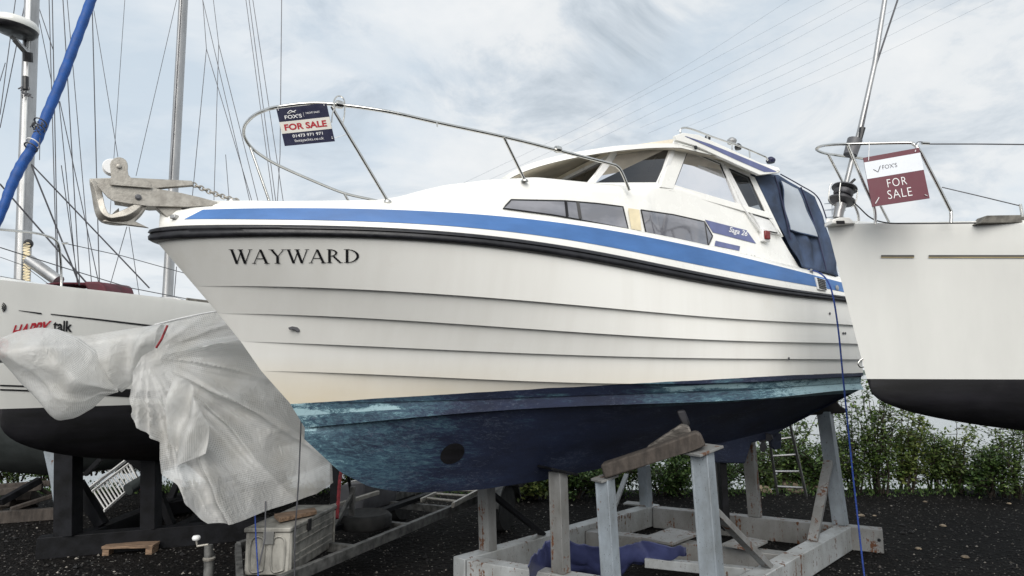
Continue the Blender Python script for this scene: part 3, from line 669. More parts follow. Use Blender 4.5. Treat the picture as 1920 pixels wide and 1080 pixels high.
# interior: steering wheel, lamp-like fan, helm seat, rear bulkhead
m = MB(); cw = W(1195, 338, .3)+DV*.5
ring = [cw+NV*(.17*math.cos(q))+Vector((0, 0, .17*math.sin(q)))+DV*(.05*math.sin(q)) for q in np.linspace(0, 2*math.pi, 25)]
m.tube(ring, .012, 6, cap=False); m.tube([cw-NV*.17, cw+NV*.17], .008, 6); m.lathe(cw, [(.05, -.02), (.05, .02)], 12, DV); m.build('steering_wheel', M['frame'], boat)
m = MB(); cf = W(1183, 340, .42)+DV*.3; m.lathe(cf, [(.02, -.04), (.085, -.02), (.09, .02), (.03, .05)], 16, -DV+NV*.3); m.build('cabin_fan', M['white'], boat)
for w in (-.5, .45): MB().box(BP(5.7, w, 3.5), (.12, .5, .5), TH, 0, R(-8)).build('helm_seat', M['navy'], boat, bevel=.04)
# ------ roof handrail and fittings
RZ = lambda px, py: W(px, py, 1.0)
for sg in (1, -1):
    P = [RZ(1277, 254), RZ(1276, 244), RZ(1282, 239.5), RZ(1300, 243), RZ(1340, 258), RZ(1390, 275), RZ(1428, 291), RZ(1436, 295), RZ(1440, 301)]
    if sg < 0: P = [mirror(p)-Vector((0, 0, .09)) for p in P]
    MB().tube(smoothpath(P, 4), .011, 8).build('roof_rail', M['steel'], boat)
    for x, y, h in ((1326, 254, 10), (1372, 269, 10), (1405, 282, 10)):
        a = RZ(x, y); c = RZ(x+1, y+h+4)
        if sg < 0: a, c = [mirror(p)-Vector((0, 0, .09)) for p in (a, c)]
        MB().tube([a, c], .009, 6).build('rail_stay', M['steel'], boat)
for x, y, w, mt, sz in ((1327, 259, .9, 'black', .035), (1372, 265, .85, 'alu', .06), (1384, 276, .8, 'black', .045), (1445, 301, .8, 'navy', .06)):
    p = W(x, y, w); MB().lathe(p, [(sz*.8, -.03), (sz, 0), (sz*.9, .02), (sz*.4, .045)], 14).build('roof_fitting', M[mt], boat)
p = W(1304, 277, 1.17); MB().lathe(p, [(.022, 0), (.022, .012), (.012, .016)], 14, NV).build('roof_light', M['black'], boat)
for x, y in ((1173, 282), (1065, 312), (1244, 303)): pass
# ------ nav light
p = surf(1429, 443, TB_, .03) or sidepoint(1429, 443)
m = MB().box(p, (.12, .06, .15), TH); nl = m.build('navigation_light', M['frame'], boat, bevel=.008)
m = MB().box(p+NV*.03+DV*.0+Vector((0, 0, -.0)), (.085, .05, .10), TH); m.build('red_lens', M['redlamp'], nl, bevel=.01)
# ------ vent louvre and filler cap on the stripe
_g = BVHTree.FromPolygons(gb.v if hasattr(gb, 'v') else [], gb.f) if gb else None
gm = MB(); gm.grid([both(lambda s, g, k=k: BP(s, g*(WF[k](s)+.004), ZF[k](s))) for k in ('sheer', 'ftop', 'tb', 'tt', 'td')]); GB = BVHTree.FromPolygons(gm.v, gm.f)
def onG(x, y, o=.01): return surf(x, y, GB, o) or W(x, y, 1.28)
c4 = [(1526, 520), (1545, 525), (1548, 546), (1532, 543)]
v = MB().plate([onG(*q) for q in c4], NV*.02).build('vent', M['frame'], boat, bevel=.004)
m = MB()
for i in range(6):
    t = (i+.7)/6.6; a = Vector(onG(lerp(1527, 1532, t)+1.5, lerp(520, 543, t)))+NV*.014; c = Vector(onG(lerp(1545, 1548, t)-1.5, lerp(525, 546, t)))+NV*.014; m.beam(a, c, .008, .013)
m.build('vent_slots', M['black'], v)
for x, y, k in ((1568, 540, 'alu'), (1520, 510, 'alu')): MB().lathe(onG(x, y, .008), [(.03, 0), (.032, .006), (.012, .01)], 16, NV).build('filler_cap', M[k], boat)
# ------ hull fittings
p = surf(553, 617, HB, .012)
m = MB(); q = [p+DV*a+Vector((0, 0, b)) for a, b in ((-.05, .018), (-.02, .028), (.04, .018), (.045, -.012), (.02, -.02), (.0, -.002), (-.045, .0))]
m.plate(q, NV*.02); m.build('skin_fitting', M['grey'], boat, bevel=.003)
for x, y in ((1555, 588), (1580, 625), (1584, 625), (1478, 672)):
    p = surf(x, y, HB, .004)
    if p: MB().lathe(p, [(.014, 0), (.016, .006), (.006, .008)], 12, NV).build('skin_fitting', M['grey'], boat)
# ------ canopy
CAN = {}
def canpt(px, py): 
    return sidepoint(px, py, 1.06, .10, 3.2)
TLc, TRc, BRc, BLc = (1406, 330), (1527, 369), (1574, 518), (1503, 500)
def canopy():
    tp = [(1412, 327), (1459, 328), (1493, 347), (1526, 369)]; bt = [(1503, 501), (1525, 505), (1548, 511), (1574, 518)]
    lf = [(1412, 327), (1440, 385), (1478, 450), (1492, 480), (1503, 501)]; rt = [(1526, 369), (1542, 405), (1558, 460), (1574, 518)]
    def rowsf(sg):
        f = lambda L: [canpt(*q) for q in L]
        def wr(p, u, v):
            a = .018*math.sin(u*22+v*9+1.5*math.sin(v*6))*min(1, 6*v*(1-v)*1.2)*(.4+v)+.03*noise.noise(p*3)
            return p+NV*a
        g = coons(f(tp), f(bt), f(lf), f(rt), 40, 36, wr)
        return g if sg == 1 else [[mirror(p)-Vector((0, 0, .05)) for p in r] for r in g]
    gp, gs = rowsf(1), rowsf(-1)
    can = MB(); can.grid(gp)
    o = can.build('canopy', M['canvas'], boat, smooth=60, solid=.006)
    MB().grid(gs).build('canopy', M['canvas'], boat, smooth=60, solid=.006)
    top = []
    for q in np.linspace(0, 1, 14):
        top.append([a.lerp(c, q)+Vector((0, 0, .12*math.sin(math.pi*q))) for a, c in zip(gp[0], gs[0])])
    MB().grid(top).build('canopy_top', M['canvas'], boat, smooth=60, solid=.006)
    aft = [[a.lerp(c, q)+DV*(.06*math.sin(math.pi*q)) for a, c in zip([r[-1] for r in gp], [r[-1] for r in gs])] for q in np.linspace(0, 1, 14)]
    MB().grid(aft).build('canopy_back', M['canvas'], boat, smooth=60, solid=.006)
    # clear window
    wq = coons([canpt(1456, 338), canpt(1493, 354)], [canpt(1476, 432), canpt(1530, 446)], [canpt(1456, 338), canpt(1476, 432)], [canpt(1493, 354), canpt(1530, 446)], 14, 14, lambda p, u, v: p+NV*(.035+.03*noise.noise(p*3)+.01*math.sin(v*9)))
    w = MB().grid(wq).build('canopy_window', M['vinyl'], boat, smooth=60)
    lp = wq[0]+[r[-1] for r in wq[1:]]+wq[-1][::-1][1:]+[r[0] for r in wq[::-1][1:]]
    MB().tube(lp, .009, 6, cap=False).build('window_hem', M['canvas'], w)
    for L in ([(1448, 331), (1462, 380), (1478, 450)], [(1497, 352), (1522, 420), (1545, 509)], [(1459, 328), (1495, 348), (1527, 369), (1543, 405), (1558, 460), (1574, 518)]):
        P = [canpt(*q)+NV*.035 for q in L]; MB().tube(smoothpath(P, 5), .008, 6).build('canopy_seam', M['navy'], boat)
    # dark gap at the torn front lower corner
canopy()
# ------ pulpit rails
def zr(s): return float(np.interp(s, RS[0], RS[1]))
rp = [((520, 201), .62), ((580, 194), .74), ((640, 197), .84), ((730, 210), .95), ((820, 230), 1.02), ((950, 258), 1.08), ((1050, 283), 1.12), ((1140, 306), 1.14)]
port = [W(*a, w) for a, w in rp]
fr = [W(457, 245, -.18), W(461, 232, .0), W(476, 217, .25), W(496, 207, .45)]
stb = [W(470, 275, -.5), W(488, 290, -.62), W(520, 309, -.72), W(580, 336, -.84), W(645, 362, -.95), W(705, 376, -1.0), W(760, 392, -1.02)]
top = stb[::-1]+[W(459, 258, -.34)]+fr+port
tail = [W(1158, 313, 1.14), W(1168, 327, 1.14), W(1180, 357, 1.14)]
rail = thing_rail = None
MB().tube(smoothpath(top+tail, 6), .0155, 10).build('pulpit_rail', M['steel'], boat, smooth=80)
def post(a, c, r=.0135): MB().tube([a, c], r, 10).lathe(c, [(.035, -.012), (.035, .0), (.018, .012)], 14).build('rail_post', M['steel'], boat, smooth=60)
post(W(622, 200, .82), W(727, 377, .80)); post(W(945, 258, 1.08), W(984, 338, 1.0)); post(W(468, 272, -.5), W(506, 380, -.45)); post(W(645, 362, -.95), W(658, 385, -.95))
for px, py, w in ((636, 196, .84), (1046, 280, 1.12)):
    p = W(px, py, w); m = MB(); m.lathe(p, [(.03, -.03), (.035, 0), (.03, .03)], 12, DV); m.build('rail_clamp', M['steel'], boat)
# shackle at the bow clamp
def loopw(L, w, r, name='shackle'): MB().tube(smoothpath([W(x, y, w) for x, y in L], 5), r, 6).build(name, M['steel'], boat)
loopw([(628, 205), (626, 190), (632, 181), (640, 181), (646, 190), (646, 214), (643, 230)], .86, .006)
loopw([(632, 200), (624, 210), (622, 230)], .86, .005); loopw([(819, 230), (820, 238)], 1.03, .007)
# ------ bow fittings
for x, y in ((321, 410),):
    p = BP(.12, .14, ZF['tt'](.3)-.06); MB().box(p, (.10, .05, .035), TH+R(50), 0, 0).build('bow_cleat', M['alu'], boat, bevel=.006)
m = MB().plate([W(x, y, 0) for x, y in ((288, 387), (346, 384), (330, 408), (318, 416))], NV*.12); m.build('bow_roller_bracket', M['galv'], boat, bevel=.006)
m = MB()
for w in (.085, -.085):
    m.plate([W(x, y, w) for x, y in ((181, 347), (185, 345), (200, 344), (250, 348), (290, 353), (340, 362), (375, 370), (408, 379), (404, 386), (350, 388), (280, 387), (240, 382), (212, 377), (202, 371), (192, 360))], NV*.012)
m.plate([W(x, y, 0) for x, y in ((215, 376), (280, 385), (402, 384), (402, 388), (280, 391), (214, 380))], NV*.17)
m.build('bow_roller', M['galv'], boat, bevel=.003)
MB().lathe(W(259, 370, .09), [(.022, 0), (.024, .012), (.012, .02)], 10, NV).build('roller_bolt', M['grey'], boat)
m = MB()
for w in (.11, -.11):
    m.plate([W(x, y, w) for x, y in ((206, 347), (208, 330), (207, 318), (206, 308), (208.5, 302), (213, 297.5), (219, 295.3), (225, 295), (231, 296.8), (236, 300.5), (239, 306), (240, 312), (239.5, 320), (241, 328), (246, 334), (258, 336), (270, 337), (285, 346), (283, 353))], NV*.012)
m.build('roller_cheek', M['galv'], boat, bevel=.003)
MB().lathe(W(210, 313, -.06)-NV*.02, [(.06, -.04), (.07, -.02), (.05, 0), (.07, .02), (.06, .04)], 18, NV).build('roller_wheel', M['white'], boat)
MB().lathe(W(223, 312, .12), [(.018, 0), (.018, .01), (.008, .014)], 10, NV).build('roller_pin', M['galv'], boat)
# ------ keel, rudder, drive
m = MB(); m.plate([W(x, y, 0) for x, y in ((1262, 795), (1300, 835), (1322, 866), (1392, 869), (1404, 830), (1440, 822), (1464, 806), (1475, 768), (1300, 760))], NV*.10); m.build('skeg', M['hull'], boat, bevel=.02)
m = MB(); m.plate([W(x, y, -.0) for x, y in ((1446, 812), (1463, 812), (1462, 840), (1452, 843), (1446, 838))], NV*.05); m.build('rudder', M['hull'], boat, bevel=.01)
m = MB(); c_ = W(1431, 825, 0)
for k in range(3):
    a = k*2.094+.4; tip = c_+NV*(.16*math.cos(a))+Vector((0, 0, .16*math.sin(a))); sd_ = (NV*(-math.sin(a))+Vector((0, 0, math.cos(a))))*.07
    m.plate([c_, tip*.5+c_*.5+sd_, tip+sd_*.3, tip-sd_*.4, tip*.5+c_*.5-sd_*.7], DV*.015)
m.lathe(c_, [(.03, -.06), (.035, 0), (.015, .06)], 12, DV); m.build('propeller', M['grey'], boat)
# bow thruster opening: flat dark ellipse painted for the shade inside the tunnel
m = MB(); pc_ = surf(848, 850, HB, .006); nn = None
if pc_:
    Q = []
    for k in range(24):
        a = 2*math.pi*k/24; x = 848+26*math.cos(a)*math.cos(.6)+12*math.sin(a)*.6; y = 850-26*math.cos(a)*math.sin(.45)+16*math.sin(a)
        Q.append(surf(x, y, HB, .005) or pc_)
    m.add([pc_]+Q, [(0, 1+i, 1+(i+1) % 24) for i in range(24)]); m.build('thruster_opening_shade', M['blackaf'], boat, smooth=0, fix=False)
# ------ lettering
def text_geo(s, bold=0, space=1.0, shear=0):
    cu = bpy.data.curves.new('t', 'FONT'); cu.body = s; cu.offset = bold; cu.space_character = space; cu.shear = shear; cu.resolution_u = 3
    o = bpy.data.objects.new('t', cu); C.objects.link(o); bpy.context.view_layer.update()
    dg = bpy.context.evaluated_depsgraph_get(); me = bpy.data.meshes.new_from_object(o.evaluated_get(dg))
    V = [v.co.copy() for v in me.vertices]; Fc = [tuple(p.vertices) for p in me.polygons]
    bpy.data.objects.remove(o); bpy.data.curves.remove(cu); bpy.data.meshes.remove(me)
    x0 = min(v.x for v in V); x1 = max(v.x for v in V); y0 = min(v.y for v in V); y1 = max(v.y for v in V)
    return [((v.x-x0)/(x1-x0), (v.y-y0)/(y1-y0)) for v in V], Fc
def place_text(name, geo, quad, fn, mat, parent):   # quad px: TL,TR,BL,BR ; fn(px,py)->3D
    V, Fc = geo; TL, TRr, BL, BR = [Vector(q) for q in quad]; P = []
    for x, y in V:
        t = TL.lerp(TRr, x); b = BL.lerp(BR, x); q = b.lerp(t, y); P.append(fn(q.x, q.y))
    return MB().add(P, Fc).build(name, mat, parent, smooth=0, fix=False)
def serif_word():
    V = []; Fc = []; x0 = 0
    def q(*p): n = len(V); V.extend((x0+a, b) for a, b in p); Fc.append(tuple(range(n, n+len(p))))
    def st(a, b, t): q((a[0]-t/2, a[1]), (a[0]+t/2, a[1]), (b[0]+t/2, b[1]), (b[0]-t/2, b[1]))
    def sf(x, y, w=.32): h = .035; q((x-w/2, y-h/2), (x+w/2, y-h/2), (x+w/2, y+h/2), (x-w/2, y+h/2))
    def bowl(cx, y0, y1, rx, tk):
        n = 14; cy = (y0+y1)/2; ry = (y1-y0)/2
        for i in range(n):
            a0 = -math.pi/2+math.pi*i/n; a1 = -math.pi/2+math.pi*(i+1)/n
            o = lambda a: (cx+rx*math.cos(a), cy+ry*math.sin(a)); w = lambda a: (cx+(rx-tk)*math.cos(a), cy+(ry-.05)*math.sin(a))
            q(o(a0), o(a1), w(a1), w(a0))
    TK, TN = .15, .055
    for ch in 'WAYWARD':
        if ch == 'W': st((.10, 1), (.42, 0), TK); st((.42, 0), (.70, 1), TN); st((.60, 1), (.90, 0), TK); st((.90, 0), (1.20, 1), TN); sf(.1, .985); sf(.62, .985); sf(1.2, .985, .26); adv = 1.30
        elif ch == 'A': st((.12, 0), (.48, 1), TN); st((.48, 1), (.86, 0), TK); q((.25, .31), (.74, .31), (.73, .36), (.27, .36)); sf(.12, .015, .26); sf(.86, .015, .32); adv = 1.0
        elif ch == 'Y': st((.12, 1), (.48, .48), TK); st((.84, 1), (.49, .48), TN); st((.485, .49), (.485, 0), TK); sf(.12, .985); sf(.84, .985, .26); sf(.485, .015, .34); adv = 1.0
        elif ch == 'R': st((.2, 1), (.2, 0), TK); bowl(.24, .48, 1, .42, .13); st((.42, .5), (.84, 0), TK); sf(.2, .015); sf(.2, .985); sf(.88, .015, .2); adv = 1.02
        elif ch == 'D': st((.2, 1), (.2, 0), TK); bowl(.24, 0, 1, .66, .15); sf(.16, .985, .3); sf(.16, .015, .3); adv = 1.0
        x0 += adv
    W_ = x0-.08; return [(x/W_, y) for x, y in V], Fc
V, Fc = serif_word(); TLq, TRq, BLq, BRq = [Vector(q) for q in ((431, 467), (674, 467), (431, 494), (674, 492))]
m = MB()
for k, f in enumerate(Fc):
    P = []
    for i in f:
        x, y = V[i]; a = BLq.lerp(BRq, x).lerp(TLq.lerp(TRq, x), y); P.append(surf(a.x, a.y, HB, .0045+.0004*(k % 9)))
    if all(p is not None for p in P): m.add(P, [tuple(range(len(P)))])
m.build('boat_name', M['seal'], boat, smooth=0, fix=False)
place_text('model_lettering', text_geo('Saga 26', .012, 1, .3), ((1366, 425), (1401, 434), (1365, 438), (1400, 447)), lambda x, y: surf(x, y, TB_, .010) or sidepoint(x, y), M['white'], boat)

# ------------------------------------------------------------------ anchor + chain
anchor = thing('anchor', 'galvanised claw anchor stowed in the bow roller of the cruiser, with a short chain', 'anchor', tuple(W(230, 345, 0)))
m = MB(); m.plate([W(x, y, 0) for x, y in ((168, 336), (240, 334), (360, 340), (363, 349), (290, 355), (205, 350), (178, 352), (168, 345))], NV*.05); m.build('shank', M['galv'], anchor, bevel=.006)
def claw(off, sc_, tip):
    cl = [(176, 340), (184, 346), (192, 362), (197, 388), (206, 406)]; co = [(168, 345), (172, 366), (177, 396), (184, 411), (196, 418)]
    arc_i = [(206, 406), (222, 402), (240, 394), (258, 383), (272, 369)]; arc_o = [(196, 418), (222, 421), (246, 418), (266, 402), (281, 376)]
    m = MB(); n = 26
    I = smoothpath([Vector((x, y, 0)) for x, y in cl+arc_i[1:]], 4); O = smoothpath([Vector((x, y, 0)) for x, y in co+arc_o[1:]], 4)
    I = resample(I, n); O = resample(O, n); rows = []
    for k in range(n):
        t = k/(n-1); hw = .045+.055*max(0, math.sin(math.pi*min(1, max(0, (t-.25)/.75)))**.8)
        a, b = W(I[k].x, I[k].y, 0), W(O[k].x, O[k].y, 0); ctr = a.lerp(b, .5)
        rows.append([a-NV*hw, a+NV*hw, a.lerp(b, .55)+NV*(hw*1.15), b+NV*hw*.5, b-NV*hw*.5, a.lerp(b, .55)-NV*(hw*1.15)])
    m.grid(rows, True); m.f.append((0, 1, 2, 3, 4, 5)); L = len(m.v); m.f.append(tuple(range(L-6, L)))
    return m
claw(0, 1, None).build('claw', M['galv'], anchor, smooth=50, bevel=.004)
MB().plate([W(x, y, .05) for x, y in ((190, 416), (222, 421), (250, 424.5), (280, 428), (253, 415), (267, 401), (276, 388), (282, 378), (280, 367), (272, 372), (250, 391), (228, 402), (205, 408))], NV*.028).build('fluke', M['galv'], anchor, bevel=.008)
MB().plate([W(x, y, -.10) for x, y in ((205, 407), (216, 396), (223, 390), (224, 404), (215, 410))], NV*.03).build('fluke', M['galv'], anchor, bevel=.006)
def chain(a, b, sag, n, r, mat, par):
    m = MB(); a = Vector(a); b = Vector(b)
    for k in range(n):
        t = (k+.5)/n; c = a.lerp(b, t)-Vector((0, 0, sag*4*t*(1-t))); d = (b-a).normalized(); L = (b-a).length/n*.68
        side = NV if k % 2 else Vector((0, 0, 1))
        m.tube([c+d*(L*math.cos(q))+side*(r*2.0*math.sin(q)) for q in np.linspace(0, 2*math.pi, 11)], r*.75, 5, cap=False)
    m.build('chain', mat, par)
chain(W(361, 345, 0), W(447, 377, .02), .012, 13, .0095, M['galv'], anchor)
MB().lathe(W(436, 379, 0), [(.05, -.02), (.05, .015), (.02, .035)], 14).build('chain_stopper', M['steel'], boat)

# ------------------------------------------------------------------ signs
def board(name, corners, Wd, bands, label, tilt=None):
    # corners TL,TR,BR,BL in 3D
    TL, TRr, BR, BL = corners; nn_ = (TRr-TL).cross(BL-TL); rr_ = BR-EYE; BR = EYE+rr_*(nn_.dot(TL-EYE)/nn_.dot(rr_)); ctr = (TL+TRr+BR+BL)/4; n = (TRr-TL).cross(BL-TL).normalized()
    if n.dot(ctr-EYE) > 0: n = -n
    t = thing(name, label, 'sign', tuple(ctr))
    def pt(u, v, o=0): return TL.lerp(TRr, u).lerp(BL.lerp(BR, u), v)+n*o
    MB().plate([pt(0, 0), pt(1, 0), pt(1, 1), pt(0, 1)], n*.006).build('panel', M[Wd], t, bevel=.001)
    for (v0, v1, mt) in bands: MB().add([pt(.0, v0, .004), pt(1, v0, .004), pt(1, v1, .004), pt(0, v1, .004)], [(0, 1, 2, 3)]).build('band', M[mt], t, smooth=0)
    def txt(s, u0, v0, u1, v1, mt, bold=0, sp=1, nm='lettering'):
        V, Fc = text_geo(s, bold, sp); MB().add([pt(lerp(u0, u1, x), lerp(v1, v0, y), .0055) for x, y in V], Fc).build(nm, M[mt], t, smooth=0, fix=False)
    return t, pt, txt
def sw(px, py, w): return W(px, py, w)
w1, w2 = .60, .80
t, pt, txt = board('for_sale_sign', [W(518, 204, .66), W(612, 193, .88), W(628, 265, .84), W(534, 274, .62)], 'signnavy', [(.36, .67, 'offwhite')],
                   'navy and white FOR SALE sign with phone number on the bow rail')
txt("FOX'S", .13, .20, .47, .30, 'white', .018); txt('YACHT SALES', .55, .18, .83, .225, 'white', .01)
txt('FOR SALE', .08, .43, .92, .60, 'redprint', .035); txt('01473 971 971', .20, .72, .80, .80, 'white', .014); txt('foxsyachts.co.uk', .22, .85, .80, .945, 'white')
m = MB(); m.tube(smoothpath([pt(.20, .155, .006), pt(.27, .09, .006), pt(.32, .13, .006), pt(.38, .10, .006)], 5), .004, 5); m.tube([pt(.22, .17, .006), pt(.30, .13, .006), pt(.36, .15, .006)], .003, 5)
m.tube([pt(.51, .17, .0055), pt(.51, .29, .0055)], .001, 4); m.build('emblem', M['white'], t)
for u, v, w in ((.04, .06, .003), (.95, .07, .003), (.96, .93, .003)):
    m = MB().tube([pt(u, v, .008), pt(u+.01, v-.12 if v < .5 else v-.06, .015)], w, 5)
    if v > .5: m.tube([pt(u, v, .01), W(650, 252, .80)], .0025, 5)
    m.build('cable_tie', M['white'], t)
RY = 5.35
t, pt, txt = board('for_sale_sign', [D(1618, 296, RY), D(1723, 277, RY-.05), D(1743, 372, RY-.1), D(1635, 388, RY-.02)], 'signred', [(.10, .44, 'signwhite')],
                   'maroon and pale blue FOR SALE sign on the rail of the right yacht')
txt("FOX'S", .30, .215, .56, .30, 'grey', .0); txt('FOR', .33, .51, .67, .67, 'white', -.012, 1.15); txt('SALE', .30, .73, .72, .90, 'white', -.012, 1.1)
m = MB().tube([pt(.14, .27, .006), pt(.21, .335, .006), pt(.27, .22, .006)], .003, 5); m.build('emblem', M['grey'], t)
for a, c in ((pt(.08, .08, .008), D(1630, 265, RY-.02)), (pt(.91, .07, .008), D(1722, 268, RY-.02)), (pt(.06, .95, .01), pt(.14, .84, .01)), (pt(.92, .92, .01), pt(.96, .95, .01))):
    MB().tube([a, c], .0035, 5).build('cable_tie', M['white'], t)

# ------------------------------------------------------------------ sailing yacht hulls
FE = .34
def yacht_hull(root, O, th, L, B, zs0, zs1, zwl, zk, rake, mats, boot=True, wl_f=.86, e=2.1, cut=.6):
    d = Vector((math.cos(th), math.sin(th), 0)); n = Vector((d.y, -d.x, 0)); O = Vector((O[0], O[1], 0))
    def P(s, w, z): return O+d*s+n*w+Vector((0, 0, z))
    def wid(s, s0, Wm):
        t = max(0, min(1, (s-s0)/(L*cut))); v = Wm*(1-(1-t)**e)
        return v*(1-.22*max(0, (s-L*.6)/(L*.4))**2)
    def zsh(s): return zs0+(zs1-zs0)*(1-(1-s/L)**1.6)
    rows_top = {1: [], -1: []}; rows_bot = {1: [], -1: []}; deck = []
    ts = [(i/60)**1.4 for i in range(61)]
    for sg in (1, -1):
        for q in (0, .04, .3, .6, .85, 1):
            s0 = rake*q; row = []
            for t in ts: s = s0+(L-s0)*t; row.append(P(s, sg*wid(s, s0, B*lerp(1, wl_f, q**1.5)+(.02 if 0 < q < .1 else 0)), lerp(zsh(s), zwl, q)))
            rows_top[sg].append(row)
        for q in (0, .3, .6, .85, 1):
            row = []
            for t in ts:
                s = rake+(L-rake)*t; kz = zwl-(zwl-zk)*min(1, ((s-rake)/2.2)**FE if s > rake else 0)*(1-.6*max(0, (t-.55)/.45)**1.5)
                a = math.cos(q*math.pi/2); row.append(P(s, sg*wid(s, rake, B*wl_f)*a, zwl-(zwl-kz)*math.sin(q*math.pi/2)))
            rows_bot[sg].append(row)
    m = MB()
    for sg in (1, -1): m.grid(rows_top[sg])
    tr = [[p for p in (r[-1] for r in rows_top[1])], [p for p in (r[-1] for r in rows_top[-1])]]; m.grid(tr)
    ho = m.build('hull', mats[0], root, smooth=40); tv = BVHTree.FromPolygons(m.v, m.f)
    m = MB()
    for sg in (1, -1): m.grid(rows_bot[sg])
    m.grid([[r[-1] for r in rows_bot[1]], [r[-1] for r in rows_bot[-1]]]); m.build('underwater_hull', mats[1], root, smooth=50)
    a, b = rows_top[1][0], rows_top[-1][0]
    m = MB().grid([a, [(x+y)/2+Vector((0, 0, .06)) for x, y in zip(a, b)], b]); m.build('deck', mats[2], root, smooth=60)
    return P, wid, zsh, tv, d, n
# ---- right: white yacht, bow pointing left
o_ = D(1550, 421, 6.0); RT = R(-3)
ry = thing('sailing_yacht', 'white sailing yacht with black bottom whose bow comes in from the right edge', 'sailing yacht', (o_.x, o_.y, 0), RT)
zt = D(1550, 421, 6.0).z; zw = 1.6+5.7*math.tan(PITCH+math.atan((540-711)/F))
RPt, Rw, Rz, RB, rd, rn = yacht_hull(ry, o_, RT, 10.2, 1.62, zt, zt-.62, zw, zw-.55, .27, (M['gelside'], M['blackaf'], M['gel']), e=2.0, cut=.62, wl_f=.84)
def onR(x, y, o=.006): 
    p = surf(x, y, RB, o); return p if p is not None else D(x, y, 5.5)
for xs_ in ((1652, 1714), (1741, 1990)):
    a = [onR(lerp(*xs_, i/20), 478.2) for i in range(21)]; b = [onR(lerp(*xs_, i/20), 481.6, .008) for i in range(21)]; c = [onR(lerp(*xs_, i/20), 483.6, .009) for i in range(21)]
    MB().grid([a, b]).build('cove_line', M['black'], ry, smooth=0); MB().grid([[p.copy() for p in b], c]).build('cove_line_gold', M['gold'], ry, smooth=0)
m = MB(); m.plate([RPt(5.0, 0, zw-.5), RPt(6.6, 0, zw-.5), RPt(6.7, 0, -.35), RPt(5.6, 0, -.35)], rn*.2); m.build('keel', M['blackaf'], ry, bevel=.06)
m = MB(); m.plate([RPt(9.0, 0, zw-.2), RPt(9.5, 0, zw-.2), RPt(9.5, 0, .3), RPt(9.15, 0, .3)], rn*.08); m.build('rudder', M['blackaf'], ry, bevel=.03)
m = MB(); m.plate([RPt(3.2, -.7, zt-.2), RPt(8, -.7, zt-.4), RPt(7.8, -.7, zt+.0), RPt(4.2, -.7, zt+.15)], rn*0+Vector((0, 0, .01))); 
# stemhead fitting, toe rail
m = MB(); m.plate([D(x, y, 5.93) for x, y in ((1553, 423), (1553, 415), (1566, 411), (1585, 411), (1597, 423))], Vector((0, .16, 0))); so = m.build('stemhead_fitting', M['gel'], ry, bevel=.01)
m = MB(); m.plate([D(x, y, 5.84) for x, y in ((1568, 414), (1583, 414), (1584, 420), (1569, 420))], Vector((0, .01, 0))); m.build('slot', M['black'], so)
m = MB(); pts = [(x, lerp(409.5, 409, (x-1830)/90)) for x in (1832, 1842, 1920, 2080)]
m.plate([D(1829, 421, 5.42), D(1841, 407, 5.42), D(2150, 402, 5.22), D(2150, 419, 5.22)], Vector((0, .12, 0))); m.build('toe_rail', M['teak'], ry, bevel=.005)
def Rp(L, Y, r, name='pulpit', mat='steel', sm=5, par=ry, n=8):
    P = [D(x, y, (Y if not isinstance(Y, (list, tuple)) else Y[i])) for i, (x, y) in enumerate(L)]
    return MB().tube(smoothpath(P, sm) if sm else P, r, n).build(name, M[mat], par, smooth=80)
Rp([(1670, 312), (1655, 304), (1617, 297), (1570, 291), (1545, 287), (1531, 280), (1540, 274), (1565, 271), (1600, 270), (1700, 268), (1712, 270), (1720, 277), (1728, 288)], [6.5, 6.5, 6.4, 6.3, 6.1, 5.95, 5.85, 5.75, 5.65, 5.45, 5.42, 5.4, 5.4], .0135)
Rp([(1728, 288), (1778, 386), (1783, 400), (1783, 418)], [5.4, 5.42, 5.42, 5.42], .0135)
Rp([(1590, 272), (1620, 345), (1636, 380), (1641, 400), (1641, 420)], 5.65, .0135)
Rp([(1553, 290), (1575, 332), (1600, 380), (1609, 402), (1610, 420)], 6.15, .0125)
Rp([(1651, 386), (1667, 417)], 6.1, .012)
# furler, forestay, pole
fs = thing('forestay', 'grey furling forestay with drum rising from the bow of the yacht on the right', 'forestay', tuple(D(1570, 408, 5.9)))
Rp([(1573, 398), (1600, 290), (1612, 245), (1640, 120), (1659, 0), (1690, -180)], [5.9, 5.98, 6.0, 6.1, 6.2, 6.4], [.022, .024, .024, .024, .024, .024], 'foil', 'alu', 0, fs, 10)
Rp([(1594, 291), (1603, 262)], 5.95, [.062, .068], 'collar', 'grey', 0, fs, 14)
Rp([(1571, 409), (1573, 398), (1577, 382)], 5.9, [.045, .045, .05], 'swivel', 'alu', 0, fs, 14)
p = D(1579, 372, 5.9); ax = (D(1600, 290, 5.98)-D(1573, 398, 5.9)).normalized()
MB().lathe(p, [(.04, -.05), (.115, -.035), (.12, -.02), (.05, -.012), (.06, .04), (.08, .08), (.055, .095), (.115, .105), (.11, .118), (.03, .125)], 24, ax).build('drum', M['grey'], fs, smooth=40)
MB().lathe(p+ax*.03, [(.078, 0), (.088, .02), (.084, .05), (.07, .06)], 20, ax).build('furling_line', M['wire'], fs)
Rp([(1560, 344), (1556, 350), (1554, 372), (1560, 383), (1568, 384)], 5.78, .006, 'guard', 'steel', 4, fs, 6); Rp([(1603, 355), (1608, 358), (1604, 380), (1596, 388)], 5.85, .006, 'guard', 'steel', 4, fs, 6); Rp([(1576, 343), (1574, 362), (1575, 384)], 5.77, .006, 'guard', 'steel', 4, fs, 6)
Rp([(1590, 348), (1603, 336)], 5.85, .012, 'guard', 'black', 0, fs, 6)
